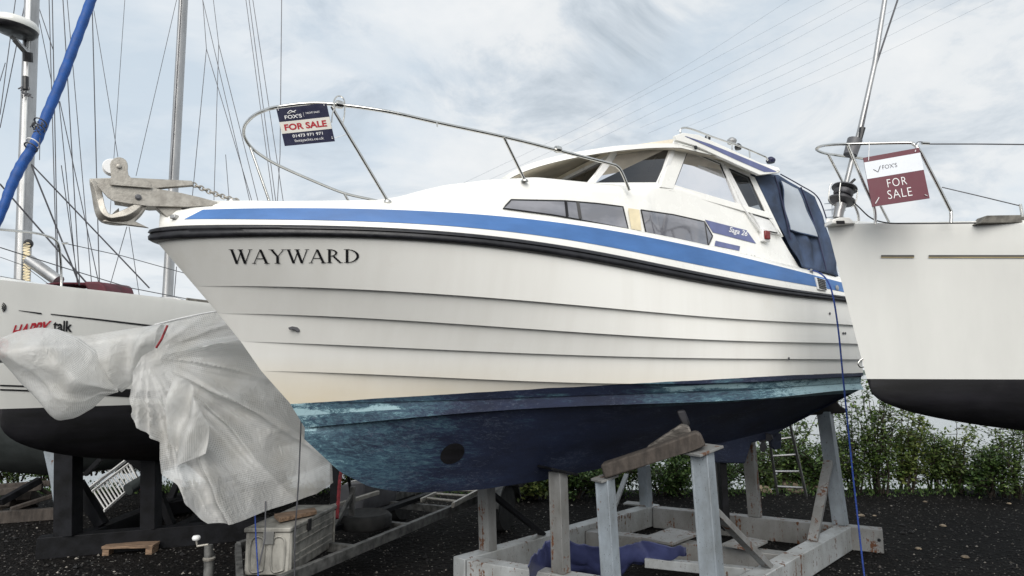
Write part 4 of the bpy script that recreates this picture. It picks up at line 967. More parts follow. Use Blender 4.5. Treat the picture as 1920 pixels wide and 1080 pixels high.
Rp([(1596, 375), (1610, 388), (1632, 408), (1658, 417), (1700, 419), (1830, 418)], [5.85, 5.8, 5.7, 5.6, 5.5, 5.3], .006, 'control_line', 'black', 5, fs, 6)
h = thing('halyard', 'dark rope halyard running up beside the grey forestay of the right yacht', 'rope', tuple(D(1614, 250, 6.0)))
Rp([(1615, 252), (1640, 130), (1683, 0), (1720, -150)], [5.95, 6.1, 6.2, 6.4], .009, 'rope', 'wire', 0, h, 6)
MB().tube([D(1613, 262, 5.95), D(1617, 240, 5.95)], [.018, .03], 8).build('shackle', M['black'], h)
Rp([(1729, 270), (1830, 270), (1930, 271), (2080, 272)], [5.4, 5.3, 5.2, 5.1], .006, 'lifeline', 'wire', 0, ry, 6)
Rp([(1728, 268), (1742, 269)], 5.38, .014, 'lifeline_fork', 'steel', 0, ry, 8); Rp([(1716, 272), (1722, 266), (1736, 267)], 5.39, .004, 'lashing', 'wire', 3, ry, 5)
Rp([(1766, 351), (1830, 366), (1913, 386)], [5.43, 5.3, 5.2], .0045, 'lifeline', 'wire', 0, ry, 6)
Rp([(1913, 383), (1917, 406)], 5.2, .011, 'stanchion', 'steel', 0, ry, 8)
Rp([(1618, 672), (1612, 676), (1609, 682), (1613, 688), (1619, 688)], 5.98, .008, 'bow_eye', 'steel', 4, ry, 6)

# ---- left: HAPPY talk
o_ = D(-75, 522, 6.55); LT = R(69)
ly = thing('sailing_yacht', 'white sailing yacht lettered HAPPY talk in maroon and black, black bottom, at the left edge', 'sailing yacht', (o_.x, o_.y, 0), LT)
zl0 = D(0, 533, 6.9).z+.04; zl1 = D(370, 579, 8.9).z; zlw = 1.22-.02
zlw = H+6.9*math.tan(PITCH+math.atan((540-768)/F))
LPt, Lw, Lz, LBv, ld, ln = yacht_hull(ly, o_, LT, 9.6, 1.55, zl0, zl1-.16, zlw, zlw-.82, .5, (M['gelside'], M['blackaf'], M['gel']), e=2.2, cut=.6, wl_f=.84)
def onL(x, y, o=.006):
    p = surf(x, y, LBv, o); return p
def bandL(T, Bt, mat, name, n=30, o=.006):
    rows = quadstrip(T, Bt, n, 2, lambda x, y: onL(x, y, o) or D(x, y, 7.5)); return MB().grid(rows).build(name, mat, ly, smooth=0)
bandL([(35, 581.5), (78, 586.5)], [(35, 582.5), (78, 589.5)], M['seal'], 'cove_line', 6)
bandL([(95, 588), (180, 597), (282, 609), (330, 614)], [(95, 590), (180, 600), (282, 612.5), (330, 617.5)], M['seal'], 'cove_line')
bandL([(0, 721), (265, 730)], [(0, 724), (265, 733)], M['seal'], 'boot_stripe', 20); bandL([(0, 729), (60, 731), (265, 732), (400, 733)], [(0, 732), (60, 734), (265, 746), (400, 745)], M['seal'], 'boot_stripe', 20)
gH = text_geo('HAPPY', .03, 1.0, .25); place_text('boat_name', gH, ((24, 610), (97, 601), (20, 634), (88, 627)), lambda x, y: onL(x, y, .008) or D(x, y, 7), M['redprint'], ly)
place_text('boat_name', text_geo('talk', .03), ((100, 600), (136, 602), (99, 619), (135, 623)), lambda x, y: onL(x, y, .008) or D(x, y, 7), M['seal'], ly)
for k in range(3):
    c = Vector((2, 576)); pts = [(c.x+(3+k*3)*math.cos(a), c.y+(3+k*3)*math.sin(a)) for a in np.linspace(-1.2, 1.2, 8)]
    pp = [onL(x, y, .006) for x, y in pts if onL(x, y) is not None]
    if len(pp) > 2: MB().tube(pp, .005, 5).build('hull_emblem', M['seal'], ly)
# toe rail along the deck edge
m = MB(); m.tube([LPt(s, Lw(s, 0, 1.55)-.03, Lz(s)+.015) for s in np.linspace(2.0, 9.3, 24)], .022, 6); m.build('toe_rail', M['teak'], ly)
def Lp(L, Y, r, name, mat='steel', sm=5, par=ly, n=8): return Rp(L, Y, r, name, mat, sm, par, n)
Lp([(-60, 424), (0, 430), (60, 436), (90, 443), (105, 451), (112, 468), (115, 512), (115, 541)], [6.3, 6.6, 7.0, 7.15, 7.2, 7.25, 7.3, 7.3], .0135, 'pulpit')
Lp([(117, 456), (127, 456)], 7.2, .014, 'lifeline_fork')
Lp([(120, 456), (230, 480), (345, 512), (470, 545)], [7.2, 7.9, 8.6, 9.5], .005, 'lifeline', 'wire', 0, n=5)
Lp([(0, 464), (120, 502), (245, 540), (400, 570)], [6.8, 7.3, 8.1, 9.0], .006, 'lifeline', 'wire', 0, n=5)
Lp([(0, 482), (45, 498), (90, 532)], [8, 8.2, 8.5], .004, 'lifeline', 'wire', 0, n=5); Lp([(0, 518), (50, 527), (120, 541)], [7.5, 7.7, 8], .004, 'lifeline', 'wire', 0, n=5)
for L in ([(228, 562), (255, 566), (283, 566)], [(286, 560), (330, 560), (372, 577)]): Lp(L, 9.2, .02, 'deck_rail', 'alu', 4)
m = MB(); m.plate([LPt(2.6, .05, zlw-.55), LPt(4.6, .05, zlw-.55), LPt(5.1, .05, -.4), LPt(3.9, .05, -.4)], ln*.24); m.build('keel', M['blackaf'], ly, bevel=.07)
# grey mast of HAPPY talk
def mast(x0, y0, x1, y1, Y, r0_, r1_, label, name='mast', up=3.0):
    a = D(x0, y0, Y); b = D(x1, y1, Y); dv = (b-a)/(b-a).length; top = a+dv*12.0
    t = thing(name, label, 'mast', tuple(a)); n_ = 14
    MB().tube([a, top], [r0_, r1_], n_, ry=.75).build('mast_tube', M['alu'], t, smooth=80)
    for w_ in (5.5, 9):
        c = a+dv*w_; MB().tube([c+Vector((-.7, .1, .05)), c, c+Vector((.7, -.1, .05))], .022, 6).build('spreader', M['alu'], t)
    return t, a, dv
m1, ma, md = mast(314, 560, 344, 0, 9.3, .088, .07, 'plain grey mast with two fine stays beside it, left of the bow anchor')
MB().tube([D(320, 340, 9.2), D(340, 0, 9.2), D(346, -100, 9.2)], .007, 5).build('stay', M['wire'], m1); MB().tube([D(326, 560, 9.2), D(331, 500, 9.2)], .006, 5).build('stay', M['wire'], m1)
# blue furled sail
fsail = thing('furled_sail', 'bright blue furled headsail slanting up across the left mast', 'furled sail', tuple(D(-10, 425, 6.7)))
c0 = [(-30, 470), (0, 405), (20, 352), (40, 310), (66, 268), (88, 215), (115, 150), (142, 78), (168, 8), (185, -40), (215, -120)]
yy = [6.65, 6.72, 6.78, 6.85, 6.92, 7.0, 7.1, 7.2, 7.3, 7.4, 7.5]
P = smoothpath([D(x, y, Y) for (x, y), Y in zip(c0, yy)], 9); rr = []
for i, p in enumerate(P):
    t = i/len(P); rr.append((.036+.017*min(1, t*4))*(1+.05*math.sin(i*1.7)+.03*noise.noise(Vector((i*.9, 0, 0)))))
MB().tube(P, rr, 14).build('sail_roll', M['sailblue'], fsail, smooth=60)
for cx, cy, Y in ((76, 230, 6.9), (72, 240, 6.9), (62, 268, 6.85), (58, 276, 6.85)):
    c = D(cx, cy, Y); ax = (D(115, 150, 7.1)-D(40, 310, 6.85)).normalized(); u = ax.cross(Vector((0, 1, 0))).normalized(); v = ax.cross(u)
    MB().tube([c+u*(.064*math.cos(q))+v*(.064*math.sin(q))+ax*(.02*math.sin(q)) for q in np.linspace(0, 6.283, 18)], .008, 6, cap=False).build('lashing', M['wire'] if cx != 62 else M['white'], fsail)
m = MB(); 
for k in range(26):
    a = D(70+random.uniform(-9, 9), 236+random.uniform(-9, 14), 6.8); m.tube([a, a+Vector((random.uniform(-.04, .04), random.uniform(-.02, .02), random.uniform(-.05, .03)))], .006, 5)
m.build('knot', M['wire'], fsail); MB().tube([D(75, 258, 6.85), D(74, 300, 6.85)], .004, 5).build('cord', M['wire'], fsail)
# ---- yacht behind with radar mast, sprayhood and grey green hull
gy = thing('sailing_yacht', 'yacht behind HAPPY talk with maroon sprayhood, radar mast and grey hull seen under it', 'sailing yacht', tuple(G(40, 900)), R(60))
o_ = D(-300, 560, 9.3); yacht_hull(gy, o_, R(48), 9.5, 1.5, D(0, 548, 10).z, D(0, 560, 10).z, 1.05, -.15, .6, (M['greyhull'], M['greyhull'], M['gel']))
a = D(41, 545, 10.2); b = D(60, 0, 10.2); dv = (b-a).normalized()
MB().tube([a, a+dv*11], [.135, .125], 16, ry=.7).build('mast', M['alu'], gy, smooth=80)
MB().tube([a+Vector((.06, -.13, 0)), a+dv*7+Vector((.06, -.13, 0))], .022, 6).build('sail_track', M['frame'], gy)
MB().tube([D(55, 488, 10.0), D(110, 527, 9.9)], .09, 12).build('boom_end', M['alu'], gy)
MB().tube([D(48, 144, 10), D(48, 168, 10)], .045, 10).build('mast_fitting', M['black'], gy)
q_ = [D(50+7*math.sin(k*1.9), 455+k*1.6, 9.95) for k in range(52)]
MB().tube(smoothpath(q_, 3), .013, 5).build('coiled_line', M['cream'], gy)
m = MB()
for k in range(22):
    q = D(48+random.uniform(-7, 7), random.uniform(160, 180), 10.0); m.tube([q, q+Vector((random.uniform(-.07, .07), 0, random.uniform(-.08, .05)))], .012, 5)
m.build('rope_tail', M['grey'], gy)
for zz in (470,): MB().lathe(D(55, zz-12, 10.0), [(.07, 0), (.08, .03), (.05, .06)], 14, (0, -1, 0)).build('winch', M['black'], gy)
rad = thing('radar', 'round white and black radar dome on a bracket in front of the left mast', 'radar', tuple(D(30, 60, 9.9)))
c = D(29, 52, 9.8); tv = Vector((.10, -.05, 1)).normalized()
MB().lathe(c, [(.02, .16), (.18, .155), (.27, .13), (.315, .07), (.32, .02), (.315, .0)][::-1], 32, tv).build('radome', M['gelside'], rad, smooth=40)
MB().lathe(c, [(.315, 0), (.31, -.05), (.26, -.10), (.15, -.115)][::-1], 32, tv).build('base', M['black'], rad, smooth=40)
MB().beam(D(28, 75, 9.8), D(50, 100, 10.0), .10, .03).beam(D(20, 68, 9.8), D(52, 96, 10.0), .03, .05).build('bracket', M['alu'], rad)
MB().tube([D(52, 98, 9.95), D(53, 116, 10)], .07, 10).build('clamp', M['black'], rad)
# sprayhood
sp = [(68, 541), (80, 534), (105, 530), (150, 530), (180, 530), (200, 531), (210, 537), (216, 556)]
up = [D(x, y, 9.6) for x, y in sp]; 
outer = smoothpath(up, 4); inner = smoothpath([D(x, y, 9.6) for x, y in ((72, 542), (84, 537), (108, 533.5), (140, 533), (165, 537), (176, 545), (190, 550), (200, 556))], 4)
MB().grid([outer, [p+Vector((0, .5, .03)) for p in outer]]).grid([outer, inner]).grid([[p+Vector((0, .5, .03)) for p in outer], [p+Vector((0, .5, 0)) for p in inner]]).build('sprayhood', M['maroon'], gy, smooth=50, solid=.01)
MB().plate([D(x, y, 9.55) for x, y in ((172, 531), (202, 531), (212, 540), (217, 557), (192, 556), (178, 545))], Vector((0, .4, 0))).build('sprayhood_side', M['maroon'], gy, bevel=.03)

# ------------------------------------------------------------------ loose rigging wires in the sky (each a thing)
def wires(L, Y, r, label, group):
    for (x0, y0, x1, y1) in L:
        dx, dy = x1-x0, y1-y0; k = 120/max(1, abs(dy)); xs, ys = (x0-dx*k, y0-dy*k) if y0 <= 2 else (x0, y0)
        o = MB().tube([D(xs, ys, Y+random.uniform(-.4, .4)), D(x1, y1, Y)], r*random.uniform(.85, 1.2), 5).build('rigging_wire', M['wire'], None)
        tag(o, label, 'wire', group)
wires([(29, 0, 0, 215), (48, 0, 0, 240), (10, 118, 0, 152)], 11.5, .007, 'thin stay crossing the sky left of the radar mast', 'stays left of the radar mast')
wires([(68, 0, 100, 95), (70, 20, 96, 150), (92, 0, 107, 540), (98, 0, 109, 540), (118, 0, 150, 545), (126, 0, 172, 535), (110, 185, 145, 535), (112, 190, 187, 540), (115, 310, 147, 535), (173, 20, 187, 555)], 11.5, .0075,
      'thin steel shroud between the radar mast and the bow anchor', 'shrouds between the radar mast and the bow anchor')
wires([(59, 308, 280, 540), (59, 310, 150, 535), (0, 345, 175, 545)], 9.6, .011, 'thicker dark stay slanting down to the right behind the bow anchor', 'dark stays slanting down behind the bow anchor')
wires([(176, 20, 221, 294), (234, 0, 205, 420), (331, 0, 255, 330), (238, 425, 205, 540), (242, 425, 262, 560)], 12, .006, 'fine stay in the sky above the bow anchor', 'fine stays above the bow anchor')
wires([(380, 0, 387, 92), (387, 92, 360, 375), (387, 92, 472, 376), (380, 0, 468, 376), (400, 0, 410, 83), (410, 83, 401, 378), (410, 83, 484, 378), (423, 290, 430, 380)], 12, .0065,
      'fine stay of a hidden yacht between the grey mast and the pulpit', 'fine stays between the grey mast and the pulpit')
wires([(461, 0, 512, 378), (467, 0, 517, 378), (474, 0, 531, 378), (528, 0, 525, 290), (525, 290, 520, 378)], 12, .007, 'fine stay running down behind the front of the pulpit', 'fine stays behind the pulpit front')

# ------------------------------------------------------------------ power lines and pylon
pl = [(1479, 0, 1100, 226, 0), (1543, 0, 850, 352, 0), (1596, 0, 900, 345, 0), (1628, 0, 930, 350, 0), (1712, 0, 1200, 240, 0), (1752, 0, 1215, 250, 0), (1799, 0, 1270, 245, 0), (1862, 0, 1310, 245, 0)]
for x0, y0, x1, y1, q in pl:
    pts = []
    for i in range(15):
        t = -0.35+1.35*i/14; x = lerp(x0, x1, t); y = lerp(y0, y1, t)+14*math.sin(math.pi*max(0, min(1, t)))*.6; pts.append(D(x, y, 1/lerp(1/150, 1/420, max(-.2, t))))
    o = MB().tube(pts, [.030*p.y/150*.9 for p in pts], 5).build('power_line', M['powerwire'], None)
    tag(o, 'pale overhead power cable crossing the sky above the cruiser', 'power line', 'overhead power cables')
def pylon():
    base = D(1568, 420, 420); base.z = -1; top = D(1568, 372, 420).z; t = thing('pylon', 'distant steel lattice electricity pylon between the blue canopy and the right yacht', 'pylon', tuple(base))
    def lv(z): k = (z+1)/(top+1); return lerp(7, 1.2, k**.8)
    m = MB(); zz = np.linspace(-1, top, 22)
    for a, b in zip(zz, zz[1:]):
        ra, rb = lv(a), lv(b); c = [(1, 1), (1, -1), (-1, -1), (-1, 1)]
        for k in range(4):
            p = base+Vector((c[k][0]*ra, c[k][1]*ra, a+1)); q = base+Vector((c[k][0]*rb, c[k][1]*rb, b+1)); p2 = base+Vector((c[(k+1) % 4][0]*ra, c[(k+1) % 4][1]*ra, a+1)); q2 = base+Vector((c[(k+1) % 4][0]*rb, c[(k+1) % 4][1]*rb, b+1))
            m.tube([p, q], .25, 4); m.tube([p, q2], .12, 4); m.tube([q, p2], .12, 4)
    m.build('tower', M['powerwire'], t)
    for k, y in enumerate((382, 394, 408)):
        z = D(1568, y, 420).z; MB().tube([base+Vector((-7, 0, z+1)), base+Vector((0, 0, z+2)), base+Vector((7, 0, z+1))], .4, 4).tube([base+Vector((-7, 0, z+1)), base+Vector((7, 0, z+1))], .25, 4).build('cross_arm', M['powerwire'], t)
pylon()
#PART2
# ------------------------------------------------------------------ white steel cradle under the cruiser
zb_ = GZ+.30
FLc, BLc_, BRc_ = G(868, 1044, zb_), G(1214, 948, zb_), G(1586, 984, zb_); FRc = FLc+(BRc_-BLc_)
crd = thing('boat_cradle', 'white and rusty steel cradle with six posts carrying the cabin cruiser', 'cradle', (FLc.x, FLc.y, GZ))
lx = (BLc_-FLc).normalized(); ly_ = (FRc-FLc).normalized()
def cbeam(a, b, w=.185, h=.29, mat='whitesteel', name='base_beam', dz=-.145): 
    return MB().beam(Vector(a)+Vector((0, 0, dz)), Vector(b)+Vector((0, 0, dz)), w, h).build(name, M[mat], crd, bevel=.008)
cbeam(FLc-lx*.06, BLc_+lx*.2); cbeam(BLc_+ly_*.105, BRc_+ly_*.42, mat='rusty', dz=-.15); cbeam(FRc-lx*.5, BRc_-lx*.105, dz=-.142); cbeam(FLc+ly_*.105, FRc-ly_*.105, dz=-.147)
mid1 = FLc.lerp(BLc_, .56); mid2 = FRc.lerp(BRc_, .56); cbeam(mid1+ly_*.105, mid2-ly_*.105, .2, .22, 'rusty', 'base_beam', -.17)
cbeam(FRc.lerp(BRc_, .3)-ly_*.1, FLc.lerp(BLc_, .26)+ly_*1.5, .10, .10, 'whitesteel', 'base_beam', -.06)
cpts = [Vector((mid1+(mid2-mid1)*.45+q)) for q in (lx*.35, -lx*.35)]
MB().beam(cpts[0]+Vector((0, 0, -.02)), cpts[1]+Vector((0, 0, -.02)), .42, .03).build('support_plate', M['rusty'], crd, bevel=.003)
MB().beam(mid2-ly_*.6+lx*.25+Vector((0, 0, -.0)), mid2-ly_*.6-lx*.25, .34, .03).build('support_plate', M['rusty'], crd, bevel=.003)
MB().beam(BLc_-ly_*.35+Vector((0, 0, .012)), BLc_-ly_*.02+Vector((0, 0, .012)), .22, .02).build('support_plate', M['rusty'], crd, bevel=.003)
def at(px, py, ref): return D(px, py, ref.y)
def onbeam(a, b, px):       # ground point of a beam seen at this column
    lo, hi = 0., 1.
    for _ in range(40):
        m_ = (lo+hi)/2; x = proj(a.lerp(b, m_))[0]
        if (x < px) == (proj(b)[0] > proj(a)[0]): lo = m_
        else: hi = m_
    return a.lerp(b, lo)
def Hpost(a, b, w, mat, name='post', cap=True):
    a = Vector(a); b = Vector(b); ax = (b-a).normalized(); m = MB(); u = lx
    m.beam(a, b, w, .02, u)                                      # web
    r = ax.cross(u).normalized()
    m.beam(a+r*(w/2), b+r*(w/2), .022, w*.95, u).beam(a-r*(w/2), b-r*(w/2), .022, w*.95, u)
    m.beam(a+u*(w*.42), b+u*(w*.42), w*.9, .012, u).beam(a-u*(w*.42), b-u*(w*.42), w*.9, .012, u)
    o = m.build(name, M[mat], crd, bevel=.004)
    return o
ps = {}
for k, (a, b, pb, pt, w, mat) in dict(
    p1=(FLc, BLc_, 915, (911, 890), .20, 'rusty'), p2=(FLc, FRc, 1052, (1046, 884), .19, 'rusty'), p3=(FLc, FRc, 1146, (1134, 898), .19, 'bluegrey'),
    p4=(FLc, FRc, 1338, (1316, 846), .22, 'bluegrey'), p5=(BLc_, BRc_, 1576, (1546, 772), .21, 'bluegrey'), p6=(FLc, BLc_, 1212, (1207, 872), .19, 'bluegrey'), p7=(BLc_, BRc_, 1416, (1402, 812), .19, 'rusty')).items():
    f = onbeam(a, b, pb); t = D(pt[0], pt[1], f.y+(.0 if k not in ('p4',) else .12)); Hpost(f, t, w*.70, mat); ps[k] = (f, t)
for k, mat, w in (('p2', 'blacksteel', .34), ('p4', 'rusty', .32), ('p3', 'rusty', .22), ('p7', 'blacksteel', .25)):
    t = ps[k][1]; MB().box(t+Vector((0, 0, .012)), (w, w*.8, .024), TH, 0, R(-12 if k != 'p2' else 14)).build('cap_plate', M[mat], crd, bevel=.003)
def brace(a, b, w, mat, name='brace'): MB().beam(a, b, w, w*.6).build(name, M[mat], crd, bevel=.004)
brace(ps['p1'][0].lerp(ps['p1'][1], .80), onbeam(FLc, BLc_, 1018)+Vector((0, 0, .0)), .09, 'blacksteel')
brace(ps['p5'][0].lerp(ps['p5'][1], .56)-lx*.13, onbeam(FRc, BRc_, 1527)-ly_*.02, .11, 'rusty')
brace(ps['p4'][0].lerp(ps['p4'][1], .56)+lx*.14, FRc.lerp(BRc_, .32), .10, 'rusty')
brace(D(1175, 890, ps['p6'][0].y), ps['p6'][0].lerp(FLc, .25), .07, 'whitesteel')
brace(D(1352, 850, 8.6), Vector((D(1360, 980, 8.6).x, 8.6, zb_)), .14, 'blacksteel', 'post'); brace(D(1338, 845, 8.9), Vector((D(1340, 955, 8.9).x, 8.9, zb_)), .16, 'rusty', 'post')
p = BRc_+ly_*.423+Vector((0, 0, -.13)); MB().lathe(p+Vector((0, -.11, 0))-ly_*.1, [(.02, 0), (.02, .01)], 10, lx*-1).build('bolt_hole', M['black'], crd)
# timbers, each its own thing
def timber(label, poly, w, thick, mat='wood', n=None):
    P = [D(x, y, Y) for x, y, Y in poly]; t = MB().plate(P, (n or Vector((.25, 1, 0)).normalized())*thick); o = t.build('timber_block', M[mat], None, bevel=.02)
    tag(o, label, 'timber', None); return o
y3, y4 = ps['p3'][1].y, ps['p4'][1].y
timber('long weathered timber beam lying across two cradle posts below the cruiser', [(1128, 869, y3), (1210, 842, (y3+y4)/2), (1304, 808, y4), (1314, 812, y4), (1323, 833, y4), (1300, 842, y4), (1136, 895, y3)], 0, .24)
timber('short tapered wooden chock between the long timber and the hull', [(1212, 838, y3+.2), (1278, 794, y4+.2), (1292, 798, y4+.2), (1297, 812, y4+.2), (1216, 846, y3+.2)], 0, .16, 'greywood')
timber('small dark block with blue paint at the tip of the long timber', [(1268, 770, y4+.3), (1284, 768, y4+.3), (1295, 797, y4+.3), (1281, 803, y4+.3)], 0, .15, 'blackaf')
y5 = ps['p5'][1].y
timber('dark timber wedge lying on the cradle post nearest the stern', [(1385, 778, y5+.3), (1560, 742, y5), (1572, 760, y5), (1586, 768, y5), (1580, 774, y5), (1400, 785, y5+.3)], 0, .24, 'darkwood')
# blue sheet lying in the cradle
def bluesheet():
    zt_ = zb_+.17
    def g(x, y, z): return G(x, y, z)
    T = [g(990, 1058, zt_+.02), g(1022, 1012, zt_+.06), g(1066, 1008, zt_+.08), g(1130, 1020, zt_), g(1200, 1019, zt_-.03), g(1286, 1021, zt_+.02)]
    Bq = [g(1000, 1076, zt_-.40), g(1060, 1084, zt_-.42), g(1140, 1076, zt_-.38), g(1200, 1060, zt_-.30), g(1285, 1038, zt_-.08), g(1287, 1036, zt_-.05)]
    rows = coons(T, Bq, [T[0], Bq[0]], [T[-1], Bq[-1]], 90, 40, lambda p, u, v: p+Vector((0, 0, -.11*math.sin(math.pi*v)*(1-.4*u)+.07*noise.noise(p*2.6)-.07*abs(noise.noise(p*3.4+Vector((4, 2, 0))))-.04*abs(noise.noise(p*7))+.02*math.sin(u*17+v*4))))
    o = MB().grid(rows).build('blue_sheet', M['bluetarp'], None, smooth=60, solid=.005); tag(o, 'crumpled dark blue PVC sheet lying in the white cradle', 'sheet')
bluesheet()
# blue rope hanging from the stern
rp_ = [(1515, 506, 7.7), (1535, 511, 7.3), (1551, 526, 7.05), (1562, 556, 6.95), (1572, 620, 6.95), (1580, 700, 6.9), (1589, 790, 6.9), (1598, 880, 6.9), (1608, 970, 6.9), (1618, 1060, 6.9)]
P = smoothpath([D(*q) for q in rp_], 6); e_ = P[-1]; P += [Vector((e_.x+.02, e_.y, GZ+.02)), Vector((e_.x+.15, e_.y-.1, GZ+.012)), Vector((e_.x+.4, e_.y-.05, GZ+.012))]
o = MB().tube(P, .009, 7).build('rope', M['bluerope'], None); tag(o, 'thin blue rope hanging from the stern of the cruiser down to the gravel', 'rope')

# ------------------------------------------------------------------ black cradle under HAPPY talk
bc = thing('boat_cradle', 'black painted steel cradle standing under HAPPY talk', 'cradle', tuple(G(90, 1030)))
zc_ = GZ+.26
A_, B_ = G(100, 1004, zc_), G(620, 962, zc_); C_ = G(330, 960, zc_)
def bb(a, b, w=.2, h=.26, name='base_beam', dz=-.13): MB().beam(Vector(a)+Vector((0, 0, dz)), Vector(b)+Vector((0, 0, dz)), w, h).build(name, M['blacksteel'], bc, bevel=.006)
bb(A_-(B_-A_).normalized()*.15, B_); 
far = G(400, 905, zc_); dd = (far-G(160, 1000, zc_))
bb(onbeam(A_, B_, 150)+dd.normalized()*.1, onbeam(A_, B_, 150)+dd*1.05, dz=-.135); bb(onbeam(A_, B_, 330)+dd.normalized()*.1, onbeam(A_, B_, 330)+dd*.8, .14, .16, dz=-.085)
bb(G(300, 940, zc_), G(520, 905, zc_), .18, .2)
for px, top, w in ((128, 838, .24), (283, 852, .20)):
    f = onbeam(A_, B_, px); t = D(px+1, top-25, f.y); MB().beam(f-Vector((0, 0, .01)), t, w, w*.9, (0, 1, 0)).build('post', M['blacksteel'], bc, bevel=.006)
for a, b, w in ((D(145, 905, 9.0), D(192, 985, 9.0), .13), (D(298, 925, 9.6), D(322, 985, 9.6), .10), (D(75, 900, 10.5), D(0, 942, 10.0), .10), (D(335, 900, 11), D(312, 955, 11), .10), (D(190, 860, 10.5), D(160, 890, 10.5), .07)):
    MB().beam(a, b, w, w).build('brace', M['blacksteel'], bc, bevel=.005)
m = MB().plate([D(x, y, 9.2) for x, y in ((100, 842), (145, 846), (310, 850), (318, 872), (296, 886), (270, 884), (240, 862), (200, 850), (140, 852))], Vector((0, .16, 0))); m.build('top_plate', M['blacksteel'], bc, bevel=.01)
# flat brown board on the gravel
c = G(246, 1022, GZ+.1); o = MB().box(c, (.62, .22, .035), R(6))
for q in (-.26, .26): o.box(c+Vector((q, q*.1, -.06)), (.08, .2, .085), R(6))
tag(o.build('wooden_board', M['brown'], None, bevel=.004), 'small flat brown wooden board on feet on the gravel', 'board')
# leaning light grey plank
o = MB().plate([D(x, y, 9.6) for x, y in ((86, 846), (100, 840), (110, 852), (118, 900), (114, 964), (106, 950), (98, 900))], Vector((.05, .05, 0))); tag(o.build('grey_panel', M['bluegrey'], None, bevel=.01), 'pale grey steel panel leaning behind the left post of the black cradle', 'panel')
# ladder lying tilted
def ladder(name, a0, a1, b0, b1, n, r, label, mat='frame', rm=None):
    t = thing(name, label, 'ladder', tuple(a0.lerp(b0, .5)))
    MB().beam(a0, a1, r*1.6, r*2.6).build('rail', M[mat], t, bevel=.003); MB().beam(b0, b1, r*1.6, r*2.6).build('rail', M[mat], t, bevel=.003)
    for k in range(n):
        q = (k+.5)/n; MB().tube([a0.lerp(a1, q), b0.lerp(b1, q)], r*.8, 8).build('rung', M[rm or mat], t)
    return t
yl = 10.6
t = ladder('ladder', D(172, 922, yl), D(244, 868, yl+.8), D(195, 958, yl), D(262, 899, yl+.8), 13, .016, 'pale aluminium ladder lying tilted behind the black cradle')
MB().beam(D(163, 919, yl-.2), D(238, 862, yl+.6), .026, .045).build('side_rail', M['frame'], t)
MB().tube([D(240, 862, yl+.8), D(268, 916, yl+.8)], .02, 8).build('side_rail', M['alu'], t); MB().lathe(D(266, 915, yl+.75), [(.03, -.03), (.045, 0), (.03, .03)], 10).build('foot', M['redprint'], t)
o = MB().tube([D(240, 918, 11), D(300, 880, 11.6)], [.10, .08], 12).build('pipe', M['greyhull'], None); tag(o, 'grey blue pipe lying on the ground behind the tilted ladder', 'pipe')
# stack of scrap timber at left
for k, (x0, y0, x1, y1, w, h) in enumerate(((-40, 985, 118, 966, .12, .18), (-60, 930, 80, 912, .15, .10), (20, 955, 112, 925, .10, .06), (-30, 915, 105, 905, .10, .09), (50, 905, 112, 935, .08, .05), (-20, 960, 60, 930, .10, .07), (10, 940, 50, 965, .16, .16), (45, 925, 60, 955, .2, .2))):
    a = D(x0, y0, 10.2+.1*k); c = D(x1, y1, 10.6+.12*k); a.z = max(a.z, GZ+h/2); c.z = max(c.z, GZ+h/2)
    tag(MB().beam(a, c, w, h).build('scrap_timber', M['wood'], None, bevel=.01), 'dark weathered plank in the scrap heap at the left edge', 'plank', 'scrap planks at the left edge')

# ------------------------------------------------------------------ plastic sheeting over a stored mast
def uvbuild(mb, name, mat, parent, nu, nv, sx, sy):
    o = mb.build(name, mat, parent, smooth=70, fix=False); me = o.data; uv = me.uv_layers.new(name='UVMap')
    for p in me.polygons:
        for li, vi in zip(p.loop_indices, p.vertices):
            k = vi % (nu*nv); uv.data[li].uv = ((k % nu)/(nu-1)*sx, (k//nu)/(nv-1)*sy)
    return o
sheet = thing('plastic_cover', 'translucent white woven plastic sheeting draped over a stored mast beside the cruiser', 'cover', tuple(G(400, 1000)))
def DY(L): return [D(x, y, Y) for x, y, Y in L]
# left bag: front and back skins
T = DY([(2, 646, 5.9), (14, 630, 5.9), (40, 620, 5.9), (72, 614, 5.9), (108, 617, 5.95), (150, 634, 6.0), (186, 662, 6.05), (208, 696, 6.1), (222, 734, 6.1)])
Bo = DY([(2, 652, 5.9), (16, 685, 5.9), (45, 718, 5.9), (72, 745, 5.9), (98, 780, 5.92), (110, 789, 5.95), (140, 784, 6.0), (168, 768, 6.05), (190, 745, 6.08), (222, 735, 6.1)])
def bagf(sgn):
    def fn(p, u, v):
        a = math.sin(math.pi*v)**.6*math.sin(math.pi*min(1, u*1.02))**.6
        f = .05*math.sin(v*9+u*7+2*math.sin(u*5))+.09*noise.noise(p*2.6)+.04*noise.noise(p*6)-.10*abs(math.sin((v-.5*u)*8))*u*.7
        return p+Vector((0, -sgn*(.26+f)*a, .02*noise.noise(p*4)*a))
    return fn
for sg in (1, -1): uvbuild(MB().grid(coons(T, Bo, [T[0], Bo[0]], [T[-1], Bo[-1]], 60, 46, bagf(sg))), 'sheet', M['tarp'], sheet, 60, 46, 90, 60)
